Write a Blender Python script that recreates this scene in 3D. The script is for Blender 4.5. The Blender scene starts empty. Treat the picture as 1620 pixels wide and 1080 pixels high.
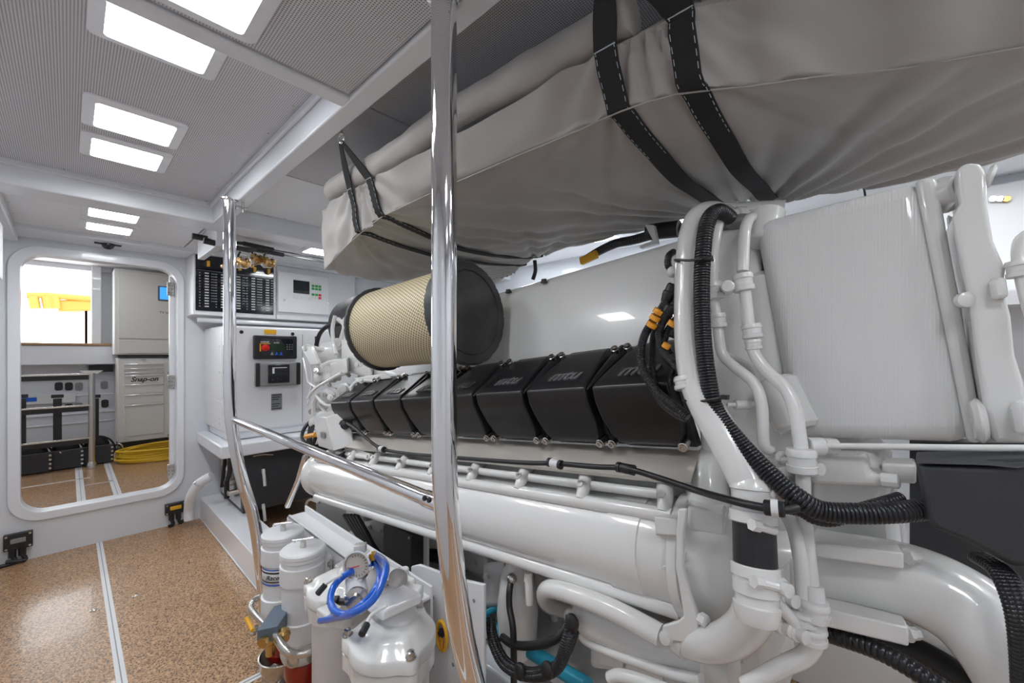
import bpy, math, random
from mathutils import Vector, Matrix, noise
random.seed(7)
S = bpy.context.scene
COL = S.collection
PI = math.pi

# ------------------------------------------------------------------ camera
TH = math.radians(47.2); FP = 650.0
CAM = Vector((0, 0, 1.4))
RT = Vector((math.cos(TH), -math.sin(TH), 0)); FW = Vector((math.sin(TH), math.cos(TH), 0)); UP = Vector((0, 0, 1))
cd = bpy.data.cameras.new('camera'); cam = bpy.data.objects.new('camera', cd); COL.objects.link(cam)
cd.sensor_width = 36; cd.lens = 36 * FP / 1620; cd.shift_y = 18 / 1620; cd.clip_start = .02
cam.location = CAM; cam.rotation_euler = (PI / 2, 0, -TH)
S.camera = cam

# ------------------------------------------------------------------ light and exposure
w = bpy.data.worlds.new('world'); S.world = w; w.use_nodes = True
w.node_tree.nodes['Background'].inputs[0].default_value = (.93, .97, 1, 1)
w.node_tree.nodes['Background'].inputs[1].default_value = 5.0
S.view_settings.view_transform = 'Standard'; S.view_settings.look = 'None'
S.view_settings.gamma = 1; S.view_settings.use_curve_mapping = False
S.view_settings.exposure = 0.2
LAMP = 30.0        # strength of the ceiling light diffusers
S.cycles.use_denoising = True
S.cycles.max_bounces = 10; S.cycles.diffuse_bounces = 6

# ------------------------------------------------------------------ measuring helpers
TI = math.radians(6.2)                       # the shaft line falls towards the bulkhead
SD = Vector((0, math.cos(TI), -math.sin(TI))); HD = Vector((0, math.sin(TI), math.cos(TI)))
def E(x, s, h): return CAM + Vector((x, 0, 0)) + SD * s + HD * h
def ray(px, py): return FW + RT * ((px - 810) / FP) + UP * ((558 - py) / FP)
def PX(px, py, X): v = ray(px, py); return CAM + v * (X / v.x)
def PY(px, py, Y): v = ray(px, py); return CAM + v * (Y / v.y)
def PZ(px, py, Z): v = ray(px, py); return CAM + v * ((Z - 1.4) / v.z)
def PD(px, py, d): return CAM + ray(px, py) * d
def T(*a): return [PX(*p) for p in a]
V = Vector

# ------------------------------------------------------------------ materials
def mat(name, col, rough=.5, metal=0, coat=0, emit=None, est=0, spec=.5, trans=0, alpha=1):
    m = bpy.data.materials.new(name); m.use_nodes = True
    b = m.node_tree.nodes['Principled BSDF']
    b.inputs['Base Color'].default_value = (*col, 1); b.inputs['Roughness'].default_value = rough
    b.inputs['Metallic'].default_value = metal; b.inputs['Coat Weight'].default_value = coat
    b.inputs['Specular IOR Level'].default_value = spec
    b.inputs['Transmission Weight'].default_value = trans; b.inputs['Alpha'].default_value = alpha
    if emit: b.inputs['Emission Color'].default_value = (*emit, 1); b.inputs['Emission Strength'].default_value = est
    return m
def nodes(m): return m.node_tree, m.node_tree.nodes, m.node_tree.links, m.node_tree.nodes['Principled BSDF']
def bump(m, scale, strength, dist=.002, kind='noise', detail=3, stretch=None):
    nt, n, l, b = nodes(m)
    tc = n.new('ShaderNodeTexCoord'); mp = n.new('ShaderNodeMapping')
    if stretch: mp.inputs['Scale'].default_value = stretch
    l.new(tc.outputs['Object'], mp.inputs[0])
    t = n.new('ShaderNodeTexNoise' if kind == 'noise' else 'ShaderNodeTexVoronoi')
    t.inputs['Scale'].default_value = scale
    if kind == 'noise': t.inputs['Detail'].default_value = detail
    l.new(mp.outputs[0], t.inputs['Vector'])
    bp = n.new('ShaderNodeBump'); bp.inputs['Strength'].default_value = strength; bp.inputs['Distance'].default_value = dist
    l.new(t.outputs[0], bp.inputs['Height']); l.new(bp.outputs[0], b.inputs['Normal'])
    return m
def vary(m, scale, c2, lo=.4, hi=.65, detail=4):
    nt, n, l, b = nodes(m)
    t = n.new('ShaderNodeTexNoise'); t.inputs['Scale'].default_value = scale; t.inputs['Detail'].default_value = detail
    tc = n.new('ShaderNodeTexCoord'); l.new(tc.outputs['Object'], t.inputs['Vector'])
    r = n.new('ShaderNodeValToRGB'); r.color_ramp.elements[0].position = lo; r.color_ramp.elements[1].position = hi
    r.color_ramp.elements[0].color = b.inputs['Base Color'].default_value[:]; r.color_ramp.elements[1].color = (*c2, 1)
    l.new(t.outputs[0], r.inputs[0]); l.new(r.outputs[0], b.inputs['Base Color'])
    return m

M = {}
M['engine'] = bump(mat('engine_enamel', (.74, .74, .73), .26, coat=.5), 260, .12, .001)
M['cast'] = bump(mat('cast_enamel', (.70, .70, .69), .34, coat=.3), 180, .35, .0015)
M['wall'] = bump(mat('wall_enamel', (.72, .75, .79), .32, coat=.2), 60, .03, .001)
M['white'] = bump(mat('white_powder_coat', (.76, .77, .79), .38), 300, .06, .0008)
M['beam'] = mat('beam_enamel', (.74, .76, .80), .3, coat=.3)
M['frame'] = mat('frame_enamel', (.80, .82, .86), .28, coat=.3)
M['cream'] = bump(mat('cabinet_enamel', (.75, .75, .72), .4), 200, .04, .0008)
M['chrome'] = mat('polished_steel', (.86, .86, .88), .05, metal=1)
M['steel'] = mat('brushed_steel', (.62, .60, .57), .25, metal=1)
M['alu'] = bump(mat('aluminium_sheet', (.60, .565, .52), .33, metal=.55), 200, .1, .0005, stretch=(.1, .1, 3))
M['rubber'] = bump(mat('black_rubber', (.014, .014, .016), .42), 90, .1, .001)
M['hose'] = mat('black_corrugated', (.012, .013, .016), .28)
M['cap'] = vary(bump(mat('filter_rubber', (.035, .036, .040), .55), 60, .15, .001), 9, (.060, .060, .064))
M['cover'] = bump(mat('black_composite', (.011, .011, .013), .34), 70, .12, .001)
M['dark'] = mat('dark_plastic', (.02, .02, .022), .45)
M['plate'] = bump(mat('dark_plate', (.035, .037, .042), .5), 120, .3, .001)
M['gap'] = mat('shadow_black', (.008, .008, .009), .8)
M['bag'] = bump(mat('grey_nylon', (.36, .343, .325), .5, spec=.3), 900, .12, .0004)
nt, n, l, b = nodes(M['bag']); b.inputs['Sheen Weight'].default_value = .15
M['strap'] = bump(mat('black_webbing', (.012, .012, .013), .8), 700, .5, .001)
M['thread'] = mat('grey_thread', (.45, .5, .55), .7)
M['yellow'] = mat('yellow_plastic', (.80, .42, .02), .4)
M['hoseyellow'] = mat('yellow_hose', (.72, .47, .02), .4)
M['orange'] = mat('orange_plastic', (.85, .36, .03), .35)
M['hull_orange'] = mat('hull_orange', (.62, .19, .02), .5)
M['blue'] = mat('blue_hose', (.010, .12, .62), .25, coat=.4)
M['teal'] = mat('teal_hose', (.02, .28, .42), .4)
M['red'] = mat('red_plastic', (.65, .01, .01), .3)
M['green'] = mat('green_key', (.03, .30, .06), .4)
M['grey'] = mat('grey_plastic', (.26, .26, .26), .4)
M['bluegrey'] = mat('blue_grey_paint', (.11, .15, .20), .4)
M['brass'] = mat('brass', (.62, .42, .16), .25, metal=1)
M['gold'] = mat('gold_metal', (.75, .50, .22), .25, metal=1)
M['lens'] = mat('screen_glass', (.012, .014, .02), .08, spec=.7)
M['screen'] = mat('lit_screen', (.02, .1, .3), .2, emit=(.05, .30, .75), est=1.2)
M['ink'] = mat('black_ink', (.01, .01, .01), .5)
M['label'] = mat('pale_label', (.72, .73, .74), .4)
M['print'] = mat('white_print', (.75, .75, .75), .5)
M['etched'] = mat('etched_plate', (.32, .34, .36), .35, metal=.6)
M['teak'] = vary(mat('teak', (.42, .26, .13), .45), 30, (.34, .20, .09))
M['far_wall'] = mat('lazarette_enamel', (.66, .69, .74), .35)
M['peach'] = mat('awning', (.8, .62, .5), .5)
M['lamp'] = mat('light_diffuser', (.9, .9, .9), .5, emit=(.96, .98, 1), est=LAMP)
g = mat('red_fuel_glass', (.55, .015, .005), .06, trans=.55, coat=.6); M['redglass'] = g
M['glass'] = mat('gauge_glass', (1, 1, 1), .02, trans=1)
M['sight'] = mat('gauge_face', (.55, .50, .44), .5)
# floor: cork coloured speckled vinyl
m = mat('speckled_floor', (.5, .3, .16), .30, coat=.12); M['floor'] = m
nt, n, l, b = nodes(m)
tc = n.new('ShaderNodeTexCoord')
v1 = n.new('ShaderNodeTexNoise'); v1.inputs['Scale'].default_value = 150; v1.inputs['Detail'].default_value = 3
v2 = n.new('ShaderNodeTexVoronoi'); v2.inputs['Scale'].default_value = 190
for v in (v1, v2): l.new(tc.outputs['Object'], v.inputs['Vector'])
r1 = n.new('ShaderNodeValToRGB'); e = r1.color_ramp.elements
e[0].position = .36; e[0].color = (.10, .055, .03, 1); e[1].position = .44; e[1].color = (.44, .255, .13, 1)
x = e.new(.58); x.color = (.53, .32, .175, 1); x = e.new(.68); x.color = (.70, .50, .32, 1)
l.new(v1.outputs[0], r1.inputs[0])
sp = n.new('ShaderNodeSeparateColor'); l.new(v2.outputs['Color'], sp.inputs[0])
mt = n.new('ShaderNodeMath'); mt.operation = 'GREATER_THAN'; mt.inputs[1].default_value = .86; l.new(sp.outputs[0], mt.inputs[0])
mx = n.new('ShaderNodeMixRGB'); mx.inputs[2].default_value = (.12, .07, .045, 1); l.new(mt.outputs[0], mx.inputs[0]); l.new(r1.outputs[0], mx.inputs[1])
l.new(mx.outputs[0], b.inputs['Base Color'])
# perforated headliner
def perforated(name, pitch, rad, base, hole):
    m = mat(name, base, .42); nt, n, l, b = nodes(m)
    tc = n.new('ShaderNodeTexCoord'); sx = n.new('ShaderNodeSeparateXYZ'); l.new(tc.outputs['Object'], sx.inputs[0])
    def M2(op, a, bb=None, c=None):
        k = n.new('ShaderNodeMath'); k.operation = op
        for i, q in enumerate((a, bb)):
            if q is None: continue
            if isinstance(q, (int, float)): k.inputs[i].default_value = q
            else: l.new(q, k.inputs[i])
        return k.outputs[0]
    fx = M2('SUBTRACT', M2('FRACT', M2('DIVIDE', M2('ADD', sx.outputs[0], 50), pitch)), .5)
    fy = M2('SUBTRACT', M2('FRACT', M2('DIVIDE', M2('ADD', sx.outputs[1], 50), pitch)), .5)
    dd = M2('SQRT', M2('ADD', M2('MULTIPLY', fx, fx), M2('MULTIPLY', fy, fy)))
    k = M2('LESS_THAN', dd, rad)
    mx = n.new('ShaderNodeMixRGB'); mx.inputs[1].default_value = (*base, 1); mx.inputs[2].default_value = (*hole, 1)
    l.new(k, mx.inputs[0]); l.new(mx.outputs[0], b.inputs['Base Color'])
    return m
M['perf'] = perforated('perforated_headliner', .0062, .27, (.66, .66, .69), (.10, .10, .11))
# pleated air filter mesh
m = mat('filter_mesh', (.62, .55, .38), .5); M['mesh'] = m
nt, n, l, b = nodes(m)
vo = n.new('ShaderNodeTexVoronoi'); vo.inputs['Scale'].default_value = 1; vo.inputs['Randomness'].default_value = 0
tc = n.new('ShaderNodeTexCoord'); mp = n.new('ShaderNodeMapping'); mp.inputs['Scale'].default_value = (104, 80, 104); mp.inputs['Rotation'].default_value = (0, 0, .6)
l.new(tc.outputs['UV'], mp.inputs[0]); l.new(mp.outputs[0], vo.inputs['Vector'])
rp = n.new('ShaderNodeValToRGB'); rp.color_ramp.elements[0].position = .26; rp.color_ramp.elements[0].color = (.22, .17, .08, 1)
rp.color_ramp.elements[1].position = .52; rp.color_ramp.elements[1].color = (.66, .59, .42, 1)
l.new(vo.outputs['Distance'], rp.inputs[0]); l.new(rp.outputs[0], b.inputs['Base Color'])
bp = n.new('ShaderNodeBump'); bp.inputs['Strength'].default_value = .6; bp.inputs['Distance'].default_value = .002
l.new(vo.outputs['Distance'], bp.inputs['Height']); l.new(bp.outputs[0], b.inputs['Normal'])

# ------------------------------------------------------------------ mesh helpers
def spline(pts, n=8, closed=False):
    pts = [V(p) for p in pts]
    if len(pts) < 3: return pts
    out = []; N = len(pts)
    for i in range(N if closed else N - 1):
        if closed: p0, p1, p2, p3 = (pts[(i + k) % N] for k in (-1, 0, 1, 2))
        else: p0, p1, p2, p3 = pts[max(i - 1, 0)], pts[i], pts[i + 1], pts[min(i + 2, N - 1)]
        for k in range(n):
            t = k / n
            out.append(.5 * ((2 * p1) + (p2 - p0) * t + (2 * p0 - 5 * p1 + 4 * p2 - p3) * t * t + (3 * p1 - p0 - 3 * p2 + p3) * t ** 3))
    if not closed: out.append(pts[-1])
    return out
def resample(pts, step):
    out = [pts[0]]; acc = 0
    for a, b in zip(pts, pts[1:]):
        L = (b - a).length; t = step - acc
        while t <= L: out.append(a + (b - a) * (t / L)); t += step
        acc = L - (t - step)
    if (out[-1] - pts[-1]).length > step * .3: out.append(pts[-1])
    return out
def basis(d):
    d = d.normalized(); a = V((0, 0, 1)) if abs(d.z) < .9 else V((1, 0, 0))
    x = d.cross(a).normalized(); return x, d.cross(x).normalized()

class MB:
    def __init__(s): s.v = []; s.f = []; s.cut = []
    def add(s, vs, fs):
        s.cut.append((len(s.v), len(s.f)))
        o = len(s.v); s.v += [V(v) for v in vs]; s.f += [tuple(i + o for i in f) for f in fs]; return s
    def hexa(s, c):       # 8 corners: bottom loop 0-3, top loop 4-7
        return s.add(c, [(0, 3, 2, 1), (4, 5, 6, 7), (0, 1, 5, 4), (1, 2, 6, 5), (2, 3, 7, 6), (3, 0, 4, 7)])
    def box(s, x0, x1, y0, y1, z0, z1):
        return s.hexa([V(p) for p in ((x0, y0, z0), (x1, y0, z0), (x1, y1, z0), (x0, y1, z0), (x0, y0, z1), (x1, y0, z1), (x1, y1, z1), (x0, y1, z1))])
    def ebox(s, x0, x1, s0, s1, h0, h1):
        return s.hexa([E(*p) for p in ((x0, s0, h0), (x1, s0, h0), (x1, s1, h0), (x0, s1, h0), (x0, s0, h1), (x1, s0, h1), (x1, s1, h1), (x0, s1, h1))])
    def obox(s, c, a, b, d):   # centre and three half-axis vectors
        c, a, b, d = V(c), V(a), V(b), V(d)
        return s.hexa([c - a - b - d, c + a - b - d, c + a + b - d, c - a + b - d, c - a - b + d, c + a - b + d, c + a + b + d, c - a + b + d])
    def prism(s, pts, vec):
        pts = [V(p) for p in pts]; vec = V(vec); n = len(pts)
        return s.add(pts + [p + vec for p in pts], [tuple(range(n))[::-1], tuple(range(n, 2 * n))] + [(i, (i + 1) % n, (i + 1) % n + n, i + n) for i in range(n)])
    def tube(s, pts, r, n=14, sm=8, closed=False, ribs=0, ribd=.12, square=False):
        P = spline(pts, sm, closed) if sm else [V(p) for p in pts]
        nr = len(P)
        if callable(r): rad = [r(i / (nr - 1)) for i in range(nr)]
        else: rad = [r] * nr
        if ribs:
            P = resample(P, ribs / 4); nr = len(P); rad = [r * (1 + ribd * (0, .85, 1, .85)[i % 4]) - r * ribd * .5 for i in range(nr)]
        s.cut.append((len(s.v), len(s.f))); o = len(s.v); x, y = None, None
        for i, p in enumerate(P):
            if closed: d = P[(i + 1) % nr] - P[i - 1]
            else: d = P[min(i + 1, nr - 1)] - P[max(i - 1, 0)]
            if d.length < 1e-9: d = V((0, 0, 1))
            d.normalize()
            if x is None: x, y = basis(d)
            else: x = (x - d * x.dot(d)).normalized(); y = d.cross(x)
            for k in range(n):
                a = 2 * PI * k / n; s.v.append(p + (x * math.cos(a) + y * math.sin(a)) * rad[i])
        for i in range(nr if closed else nr - 1):
            for k in range(n):
                j = (i + 1) % nr
                s.f.append((o + i * n + k, o + i * n + (k + 1) % n, o + j * n + (k + 1) % n, o + j * n + k))
        if not closed:
            s.f.append(tuple(o + k for k in range(n))[::-1]); s.f.append(tuple(o + (nr - 1) * n + k for k in range(n)))
        return s
    def lathe(s, p, d, prof, n=32, ring=None):
        p = V(p); d = V(d).normalized(); x, y = basis(d); o = len(s.v); s.cut.append((len(s.v), len(s.f)))
        for t, r in prof:
            for k in range(n):
                a = 2 * PI * k / n; rr = r * (ring(k, n) if ring else 1); s.v.append(p + d * t + (x * math.cos(a) + y * math.sin(a)) * max(rr, 1e-5))
        m = len(prof)
        for i in range(m - 1):
            for k in range(n): s.f.append((o + i * n + k, o + i * n + (k + 1) % n, o + (i + 1) * n + (k + 1) % n, o + (i + 1) * n + k))
        s.f.append(tuple(o + k for k in range(n))[::-1]); s.f.append(tuple(o + (m - 1) * n + k for k in range(n)))
        return s
    def cyl(s, a, b, r, n=20, ch=0):
        a, b = V(a), V(b); L = (b - a).length
        pr = [(0, r), (L, r)] if not ch else [(0, r - ch), (ch, r), (L - ch, r), (L, r - ch)]
        return s.lathe(a, b - a, pr, n)
    def bolt(s, p, d, r=.008, h=.006):
        p = V(p); d = V(d).normalized()
        s.lathe(p, d, [(0, r * 1.35), (h * .3, r * 1.35), (h * .3, r), (h, r), (h, r * .55), (h * .6, r * .5)], 12); return s
    def ball(s, c, r, n=16, sc=(1, 1, 1), frm=None):
        c = V(c); o = len(s.v); R = n // 2; s.cut.append((len(s.v), len(s.f)))
        for i in range(R + 1):
            a = PI * i / R
            for k in range(n):
                b = 2 * PI * k / n
                q = V((math.sin(a) * math.cos(b) * sc[0], math.sin(a) * math.sin(b) * sc[1], math.cos(a) * sc[2])) * r
                if frm: q = frm[0] * q.x + frm[1] * q.y + frm[2] * q.z
                s.v.append(c + q + V((0, 0, 0)))
        for i in range(R):
            for k in range(n): s.f.append((o + i * n + k, o + i * n + (k + 1) % n, o + (i + 1) * n + (k + 1) % n, o + (i + 1) * n + k))
        return s
    def loft(s, secs, caps=True, closed=True):
        s.cut.append((len(s.v), len(s.f))); o = len(s.v); n = len(secs[0]); m = len(secs)
        for q in secs: s.v += [V(p) for p in q]
        for i in range(m - 1):
            for k in range(n if closed else n - 1): s.f.append((o + i * n + k, o + i * n + (k + 1) % n, o + (i + 1) * n + (k + 1) % n, o + (i + 1) * n + k))
        if caps: s.f.append(tuple(o + k for k in range(n))[::-1]); s.f.append(tuple(o + (m - 1) * n + k for k in range(n)))
        return s
    def each(s, name, m, parent, **k):            # every piece a part of its own
        c = s.cut + [(len(s.v), len(s.f))]
        for (v0, f0), (v1, f1) in zip(c, c[1:]):
            q = MB(); q.v = s.v[v0:v1]; q.f = [tuple(i - v0 for i in f) for f in s.f[f0:f1]]; o = q.build(name, m, parent, **k)
        return o
    def build(s, name, m, parent=None, bevel=0, smooth=True, solid=0, seg=2, ang=35, sub=0):
        if parent is None:
            lo = [min(v[i] for v in s.v) for i in range(3)]; hi = [max(v[i] for v in s.v) for i in range(3)]
            org = V(((lo[0] + hi[0]) / 2, (lo[1] + hi[1]) / 2, lo[2]))
        else: org = ORG[parent.name]
        me = bpy.data.meshes.new(name); me.from_pydata([v - org for v in s.v], [], s.f)
        import bmesh
        bm = bmesh.new(); bm.from_mesh(me); bmesh.ops.remove_doubles(bm, verts=bm.verts, dist=1e-5)
        bmesh.ops.recalc_face_normals(bm, faces=bm.faces); bm.to_mesh(me); bm.free()
        me.materials.append(M[m] if isinstance(m, str) else m)
        if smooth:
            me.polygons.foreach_set('use_smooth', [True] * len(me.polygons)); me.set_sharp_from_angle(angle=math.radians(ang))
        o = bpy.data.objects.new(name, me); COL.objects.link(o)
        if parent is None: o.location = org
        else: o.parent = parent
        ORG[o.name] = org
        if solid: q = o.modifiers.new('t', 'SOLIDIFY'); q.thickness = solid; q.offset = 0
        if bevel: q = o.modifiers.new('b', 'BEVEL'); q.width = bevel; q.segments = seg; q.limit_method = 'ANGLE'; q.angle_limit = math.radians(40)
        if sub: q = o.modifiers.new('s', 'SUBSURF'); q.levels = sub; q.render_levels = sub
        return o
ORG = {}
def root(name, label, cat, loc, group=None):
    o = bpy.data.objects.new(name, None); COL.objects.link(o); o.location = V(loc); o.empty_display_size = .05
    ORG[o.name] = V(loc); return tag(o, label, cat, group)
def tag(o, label, cat, group=None):
    o['label'] = label; o['category'] = cat
    if group: o['group'] = group
    return o
def struct(o): o['kind'] = 'structure'; return o
def dup(r, delta, label=None, parent=None):
    c = r.copy(); COL.objects.link(c)
    if parent is None: c.location = r.location + V(delta)
    else: c.parent = parent
    if label: c['label'] = label
    for k in list(r.children): dup(k, (0, 0, 0), None, c)
    return c
def text(name, body, p, xd, yd, size, m, parent, ext=.0008, shear=0, align='CENTER', bold=0):
    cu = bpy.data.curves.new('t', 'FONT'); cu.body = body; cu.size = size; cu.extrude = ext; cu.shear = shear; cu.offset = bold
    cu.align_x = align; cu.align_y = 'CENTER'
    t = bpy.data.objects.new('t', cu); COL.objects.link(t); bpy.context.view_layer.update()
    me = bpy.data.meshes.new_from_object(t.evaluated_get(bpy.context.evaluated_depsgraph_get()))
    bpy.data.objects.remove(t)
    xd = V(xd).normalized(); zd = xd.cross(V(yd)).normalized(); yd = zd.cross(xd)
    p = V(p) - (ORG[parent.name] if parent else V((0, 0, 0)))
    mt = Matrix(((xd.x, yd.x, zd.x, p.x), (xd.y, yd.y, zd.y, p.y), (xd.z, yd.z, zd.z, p.z), (0, 0, 0, 1)))
    me.transform(mt); me.materials.clear(); me.materials.append(M[m])
    o = bpy.data.objects.new(name, me); COL.objects.link(o); o.parent = parent
    ORG[o.name] = ORG[parent.name]
    return o
def rrect(x0, x1, z0, z1, r, n=8):
    out = []
    for cx, cz, a0 in ((x1 - r, z1 - r, 0), (x0 + r, z1 - r, 90), (x0 + r, z0 + r, 180), (x1 - r, z0 + r, 270)):
        for k in range(n + 1):
            a = math.radians(a0 + 90 * k / n); out.append((cx + r * math.cos(a), cz + r * math.sin(a)))
    return out
def ringwall(mb, inner, x0, x1, z0, z1, y0, y1):     # wall with a hole, both faces, reveals
    cx = sum(p[0] for p in inner) / len(inner); cz = sum(p[1] for p in inner) / len(inner)
    outer = []
    for x, z in inner:
        dx, dz = x - cx, z - cz; k = min(((x1 - cx) / dx if dx > 0 else (x0 - cx) / dx) if abs(dx) > 1e-6 else 1e9, ((z1 - cz) / dz if dz > 0 else (z0 - cz) / dz) if abs(dz) > 1e-6 else 1e9)
        outer.append([cx + dx * k, cz + dz * k])
    for c in ((x0, z0), (x1, z0), (x0, z1), (x1, z1)):
        i = min(range(len(outer)), key=lambda i: (outer[i][0] - c[0]) ** 2 + (outer[i][1] - c[1]) ** 2); outer[i] = list(c)
    n = len(inner); vs = []
    for lst, y in ((inner, y0), (outer, y0), (inner, y1), (outer, y1)): vs += [V((x, y, z)) for x, z in lst]
    fs = []
    for i in range(n):
        j = (i + 1) % n
        fs += [(i, j, n + j, n + i), (2 * n + j, 2 * n + i, 3 * n + i, 3 * n + j), (j, i, 2 * n + i, 2 * n + j), (n + i, n + j, 3 * n + j, 3 * n + i)]
    mb.add(vs, fs)
    return mb
M['ribbed'] = bump(mat('ribbed_enamel', (.74, .74, .735), .3, coat=.4), 1, .25, .0012, stretch=None)
nt, n, l, b = nodes(M['ribbed'])
for k in list(n):
    if k.type == 'TEX_NOISE': nz = k
    if k.type == 'BUMP': bq = k
wv = n.new('ShaderNodeTexWave'); wv.inputs['Scale'].default_value = 70; wv.inputs['Distortion'].default_value = .6; wv.bands_direction = 'Y'
tcn = n.new('ShaderNodeTexCoord'); l.new(tcn.outputs['Object'], wv.inputs['Vector']); l.new(wv.outputs[1], bq.inputs['Height'])
# ================================================================== THE ROOM
XL, XR, YB, YF = -.55, 2.95, -1.6, 4.3
ZC, ZB = 2.22, 2.116
struct(MB().box(XL, XR, YB, YF + .12, -.05, 0).build('floor', 'floor', smooth=False))
def strip(name, x0, x1, y0, y1):
    o = struct(MB().box(x0, x1, y0, y1, 0, .0025).build(name, 'white', smooth=False))
    if abs(x1 - x0) < abs(y1 - y0):
        c = (x0 + x1) / 2; MB().box(c - .0018, c + .0018, y0, y1, .0025, .004).build('groove', 'grey', o, smooth=False)
    else:
        c = (y0 + y1) / 2; MB().box(x0, x1, c - .0018, c + .0018, .0025, .004).build('groove', 'grey', o, smooth=False)
    return o
strip('trim_1', .138, .172, YB, 4.3)
strip('trim_2', .172, .66, 2.0, 2.034)
for k, (px, py) in enumerate(((214, 943), (148, 965))):
    p = PZ(px, py, 0); q = struct(MB().lathe(V((p.x, p.y, 0)), (0, 0, 1), [(0, .014), (.003, .014), (.004, .010), (.0015, .006)], 20).build('trim_%d' % (3 + k), 'steel'))

struct(MB().box(XL - .1, XL, YB, YF, 0, 2.5).build('wall_left', 'wall', smooth=False))
struct(MB().box(XR, XR + .1, YB, YF, 0, 2.5).build('wall_right', 'wall', smooth=False))
struct(MB().box(XL - .1, XR + .1, YB - .1, YB, 0, 2.5).build('wall_back', 'wall', smooth=False))
inner = rrect(-.22, .605, .305, 2.075, .12)
wf = struct(ringwall(MB(), inner, XL - .1, XR + .1, 0, 2.5, YF, YF + .10).build('wall_far', 'wall', ang=30))
# rounded door surround with its own raised band
def band(i, o, y0, y1):
    mb = MB(); n = len(i); vs = []
    for lst, y in ((i, y0), (o, y0), (i, y1), (o, y1)): vs += [V((x, y, z)) for x, z in lst]
    fs = []
    for a in range(n):
        c = (a + 1) % n
        fs += [(a, c, n + c, n + a), (2 * n + c, 2 * n + a, 3 * n + a, 3 * n + c), (c, a, 2 * n + a, 2 * n + c), (n + a, n + c, 3 * n + c, 3 * n + a)]
    return mb.add(vs, fs)
struct(band(rrect(-.219, .604, .306, 2.074, .119), rrect(-.275, .65, .25, 2.135, .16), YF - .016, YF + .02).build('door_1', 'frame', bevel=.004, ang=30))
# door leaf folded back behind the right jamb, on hinges
dl = struct(MB().box(.572, 1.38, YF + .11, YF + .155, .31, 2.06).build('door_2', 'frame', bevel=.008))
for z in (1.93, 1.16, .42):
    h = MB().box(.555, .60, YF + .098, YF + .110, z - .055, z + .055).build('hinge', 'steel', dl, bevel=.003)
    k = MB()
    for dy in (-.010, .010):
        for dz in (-.03, 0, .03): k.bolt((.578 + dy, YF + .098, z + dz), (0, -1, 0), .004, .002)
    k.each('screw', 'grey', h)

# ceiling: structural deck plus headliner panels and beams
ce = struct(MB().box(XL - .1, XR + .1, YB - .1, YF + .1, 2.27, 2.33).build('ceiling', 'white', smooth=False))
def panel(x0, x1, y0, y1, z, m='perf', screws=True):
    o = MB().box(x0, x1, y0, y1, z, z + .02).build('headliner_panel', m, ce, bevel=.002)
    k = MB(); nx = max(2, round((x1 - x0) / .26) + 1); ny = max(2, round((y1 - y0) / .26) + 1)
    for i in range(nx):
        for j in range(ny):
            if i in (0, nx - 1) or j in (0, ny - 1):
                k.lathe((x0 + .018 + (x1 - x0 - .036) * i / (nx - 1), y0 + .018 + (y1 - y0 - .036) * j / (ny - 1), z + .0001), (0, 0, -1), [(0, .0045), (.0015, .004), (.002, .002)], 8)
    k.each('screw', 'steel', o)
panel(XL, .535, YB, 1.12, ZB + .008)
panel(XL, .525, 1.19, 2.735, ZC)
panel(-.235, .60, 2.93, 4.28, ZC - .01, 'white')
panel(.605, 1.75, YB, .10, ZC); panel(1.76, XR, YB, .10, ZC, 'white')
panel(.605, 1.75, .11, 1.28, ZC); panel(1.76, XR, .11, 1.28, ZC, 'white')
panel(.605, 1.75, 1.29, 2.05, ZC); panel(1.76, XR, 1.29, 2.74, ZC, 'white')
panel(.605, 1.75, 2.06, 2.74, ZC, 'white')
panel(.61, XR, 2.93, 4.28, ZC - .01, 'white')
def beam(n_, x0, x1, y0, y1, z0, z1): return struct(MB().box(x0, x1, y0, y1, z0, z1).build('trim_%d' % n_, 'beam', bevel=.006, seg=3))
beam(5, .54, .60, YB, 2.76, ZB, 2.30)
beam(6, XL, .545, 1.125, 1.18, ZB, 2.30)
beam(7, XL, XR, 2.75, 2.92, ZB, 2.30)
beam(8, XL, -.23, 2.92, 4.3, ZB + .03, 2.30)
beam(9, .525, .54, 1.18, 2.75, 2.195, 2.30)
beam(10, XL, .54, 2.735, 2.75, 2.195, 2.30)
beam(11, XL, XR, 4.0, 4.3, 2.18, 2.3)

# ceiling lights, then added fill lights out of view
LC = root('ceiling_light', '', 'ceiling light', (.163, 1.985, ZC), 'square white ceiling lights')
def light_parts(LC, c, lx, ly, z):
    x, y = c; hx, hy = lx / 2, ly / 2
    fo = rrect(x - hx - .03, x + hx + .03, y - hy - .03, y + hy + .03, .022); fi = rrect(x - hx, x + hx, y - hy, y + hy, .012)
    mb = MB(); n = len(fi); vs = []
    for lst, zz in ((fi, z - .013), (fo, z - .006), (fi, z), (fo, z)): vs += [V((a, b, zz)) for a, b in lst]
    fs = []
    for a in range(n):
        c2 = (a + 1) % n; fs += [(a, c2, n + c2, n + a), (n + a, n + c2, 3 * n + c2, 3 * n + a), (a, c2, 2 * n + c2, 2 * n + a)]
    mb.add(vs, fs).build('bezel', 'frame', LC, ang=60)
    MB().prism([V((a, b, z - .005)) for a, b in fi], (0, 0, .004)).build('diffuser', 'lamp', LC, smooth=False)
light_parts(LC, (.163, 1.985), .205, .20, ZC)
LC['label'] = 'square ceiling light on the perforated headliner, nearer of the close-set left pair'
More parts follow.
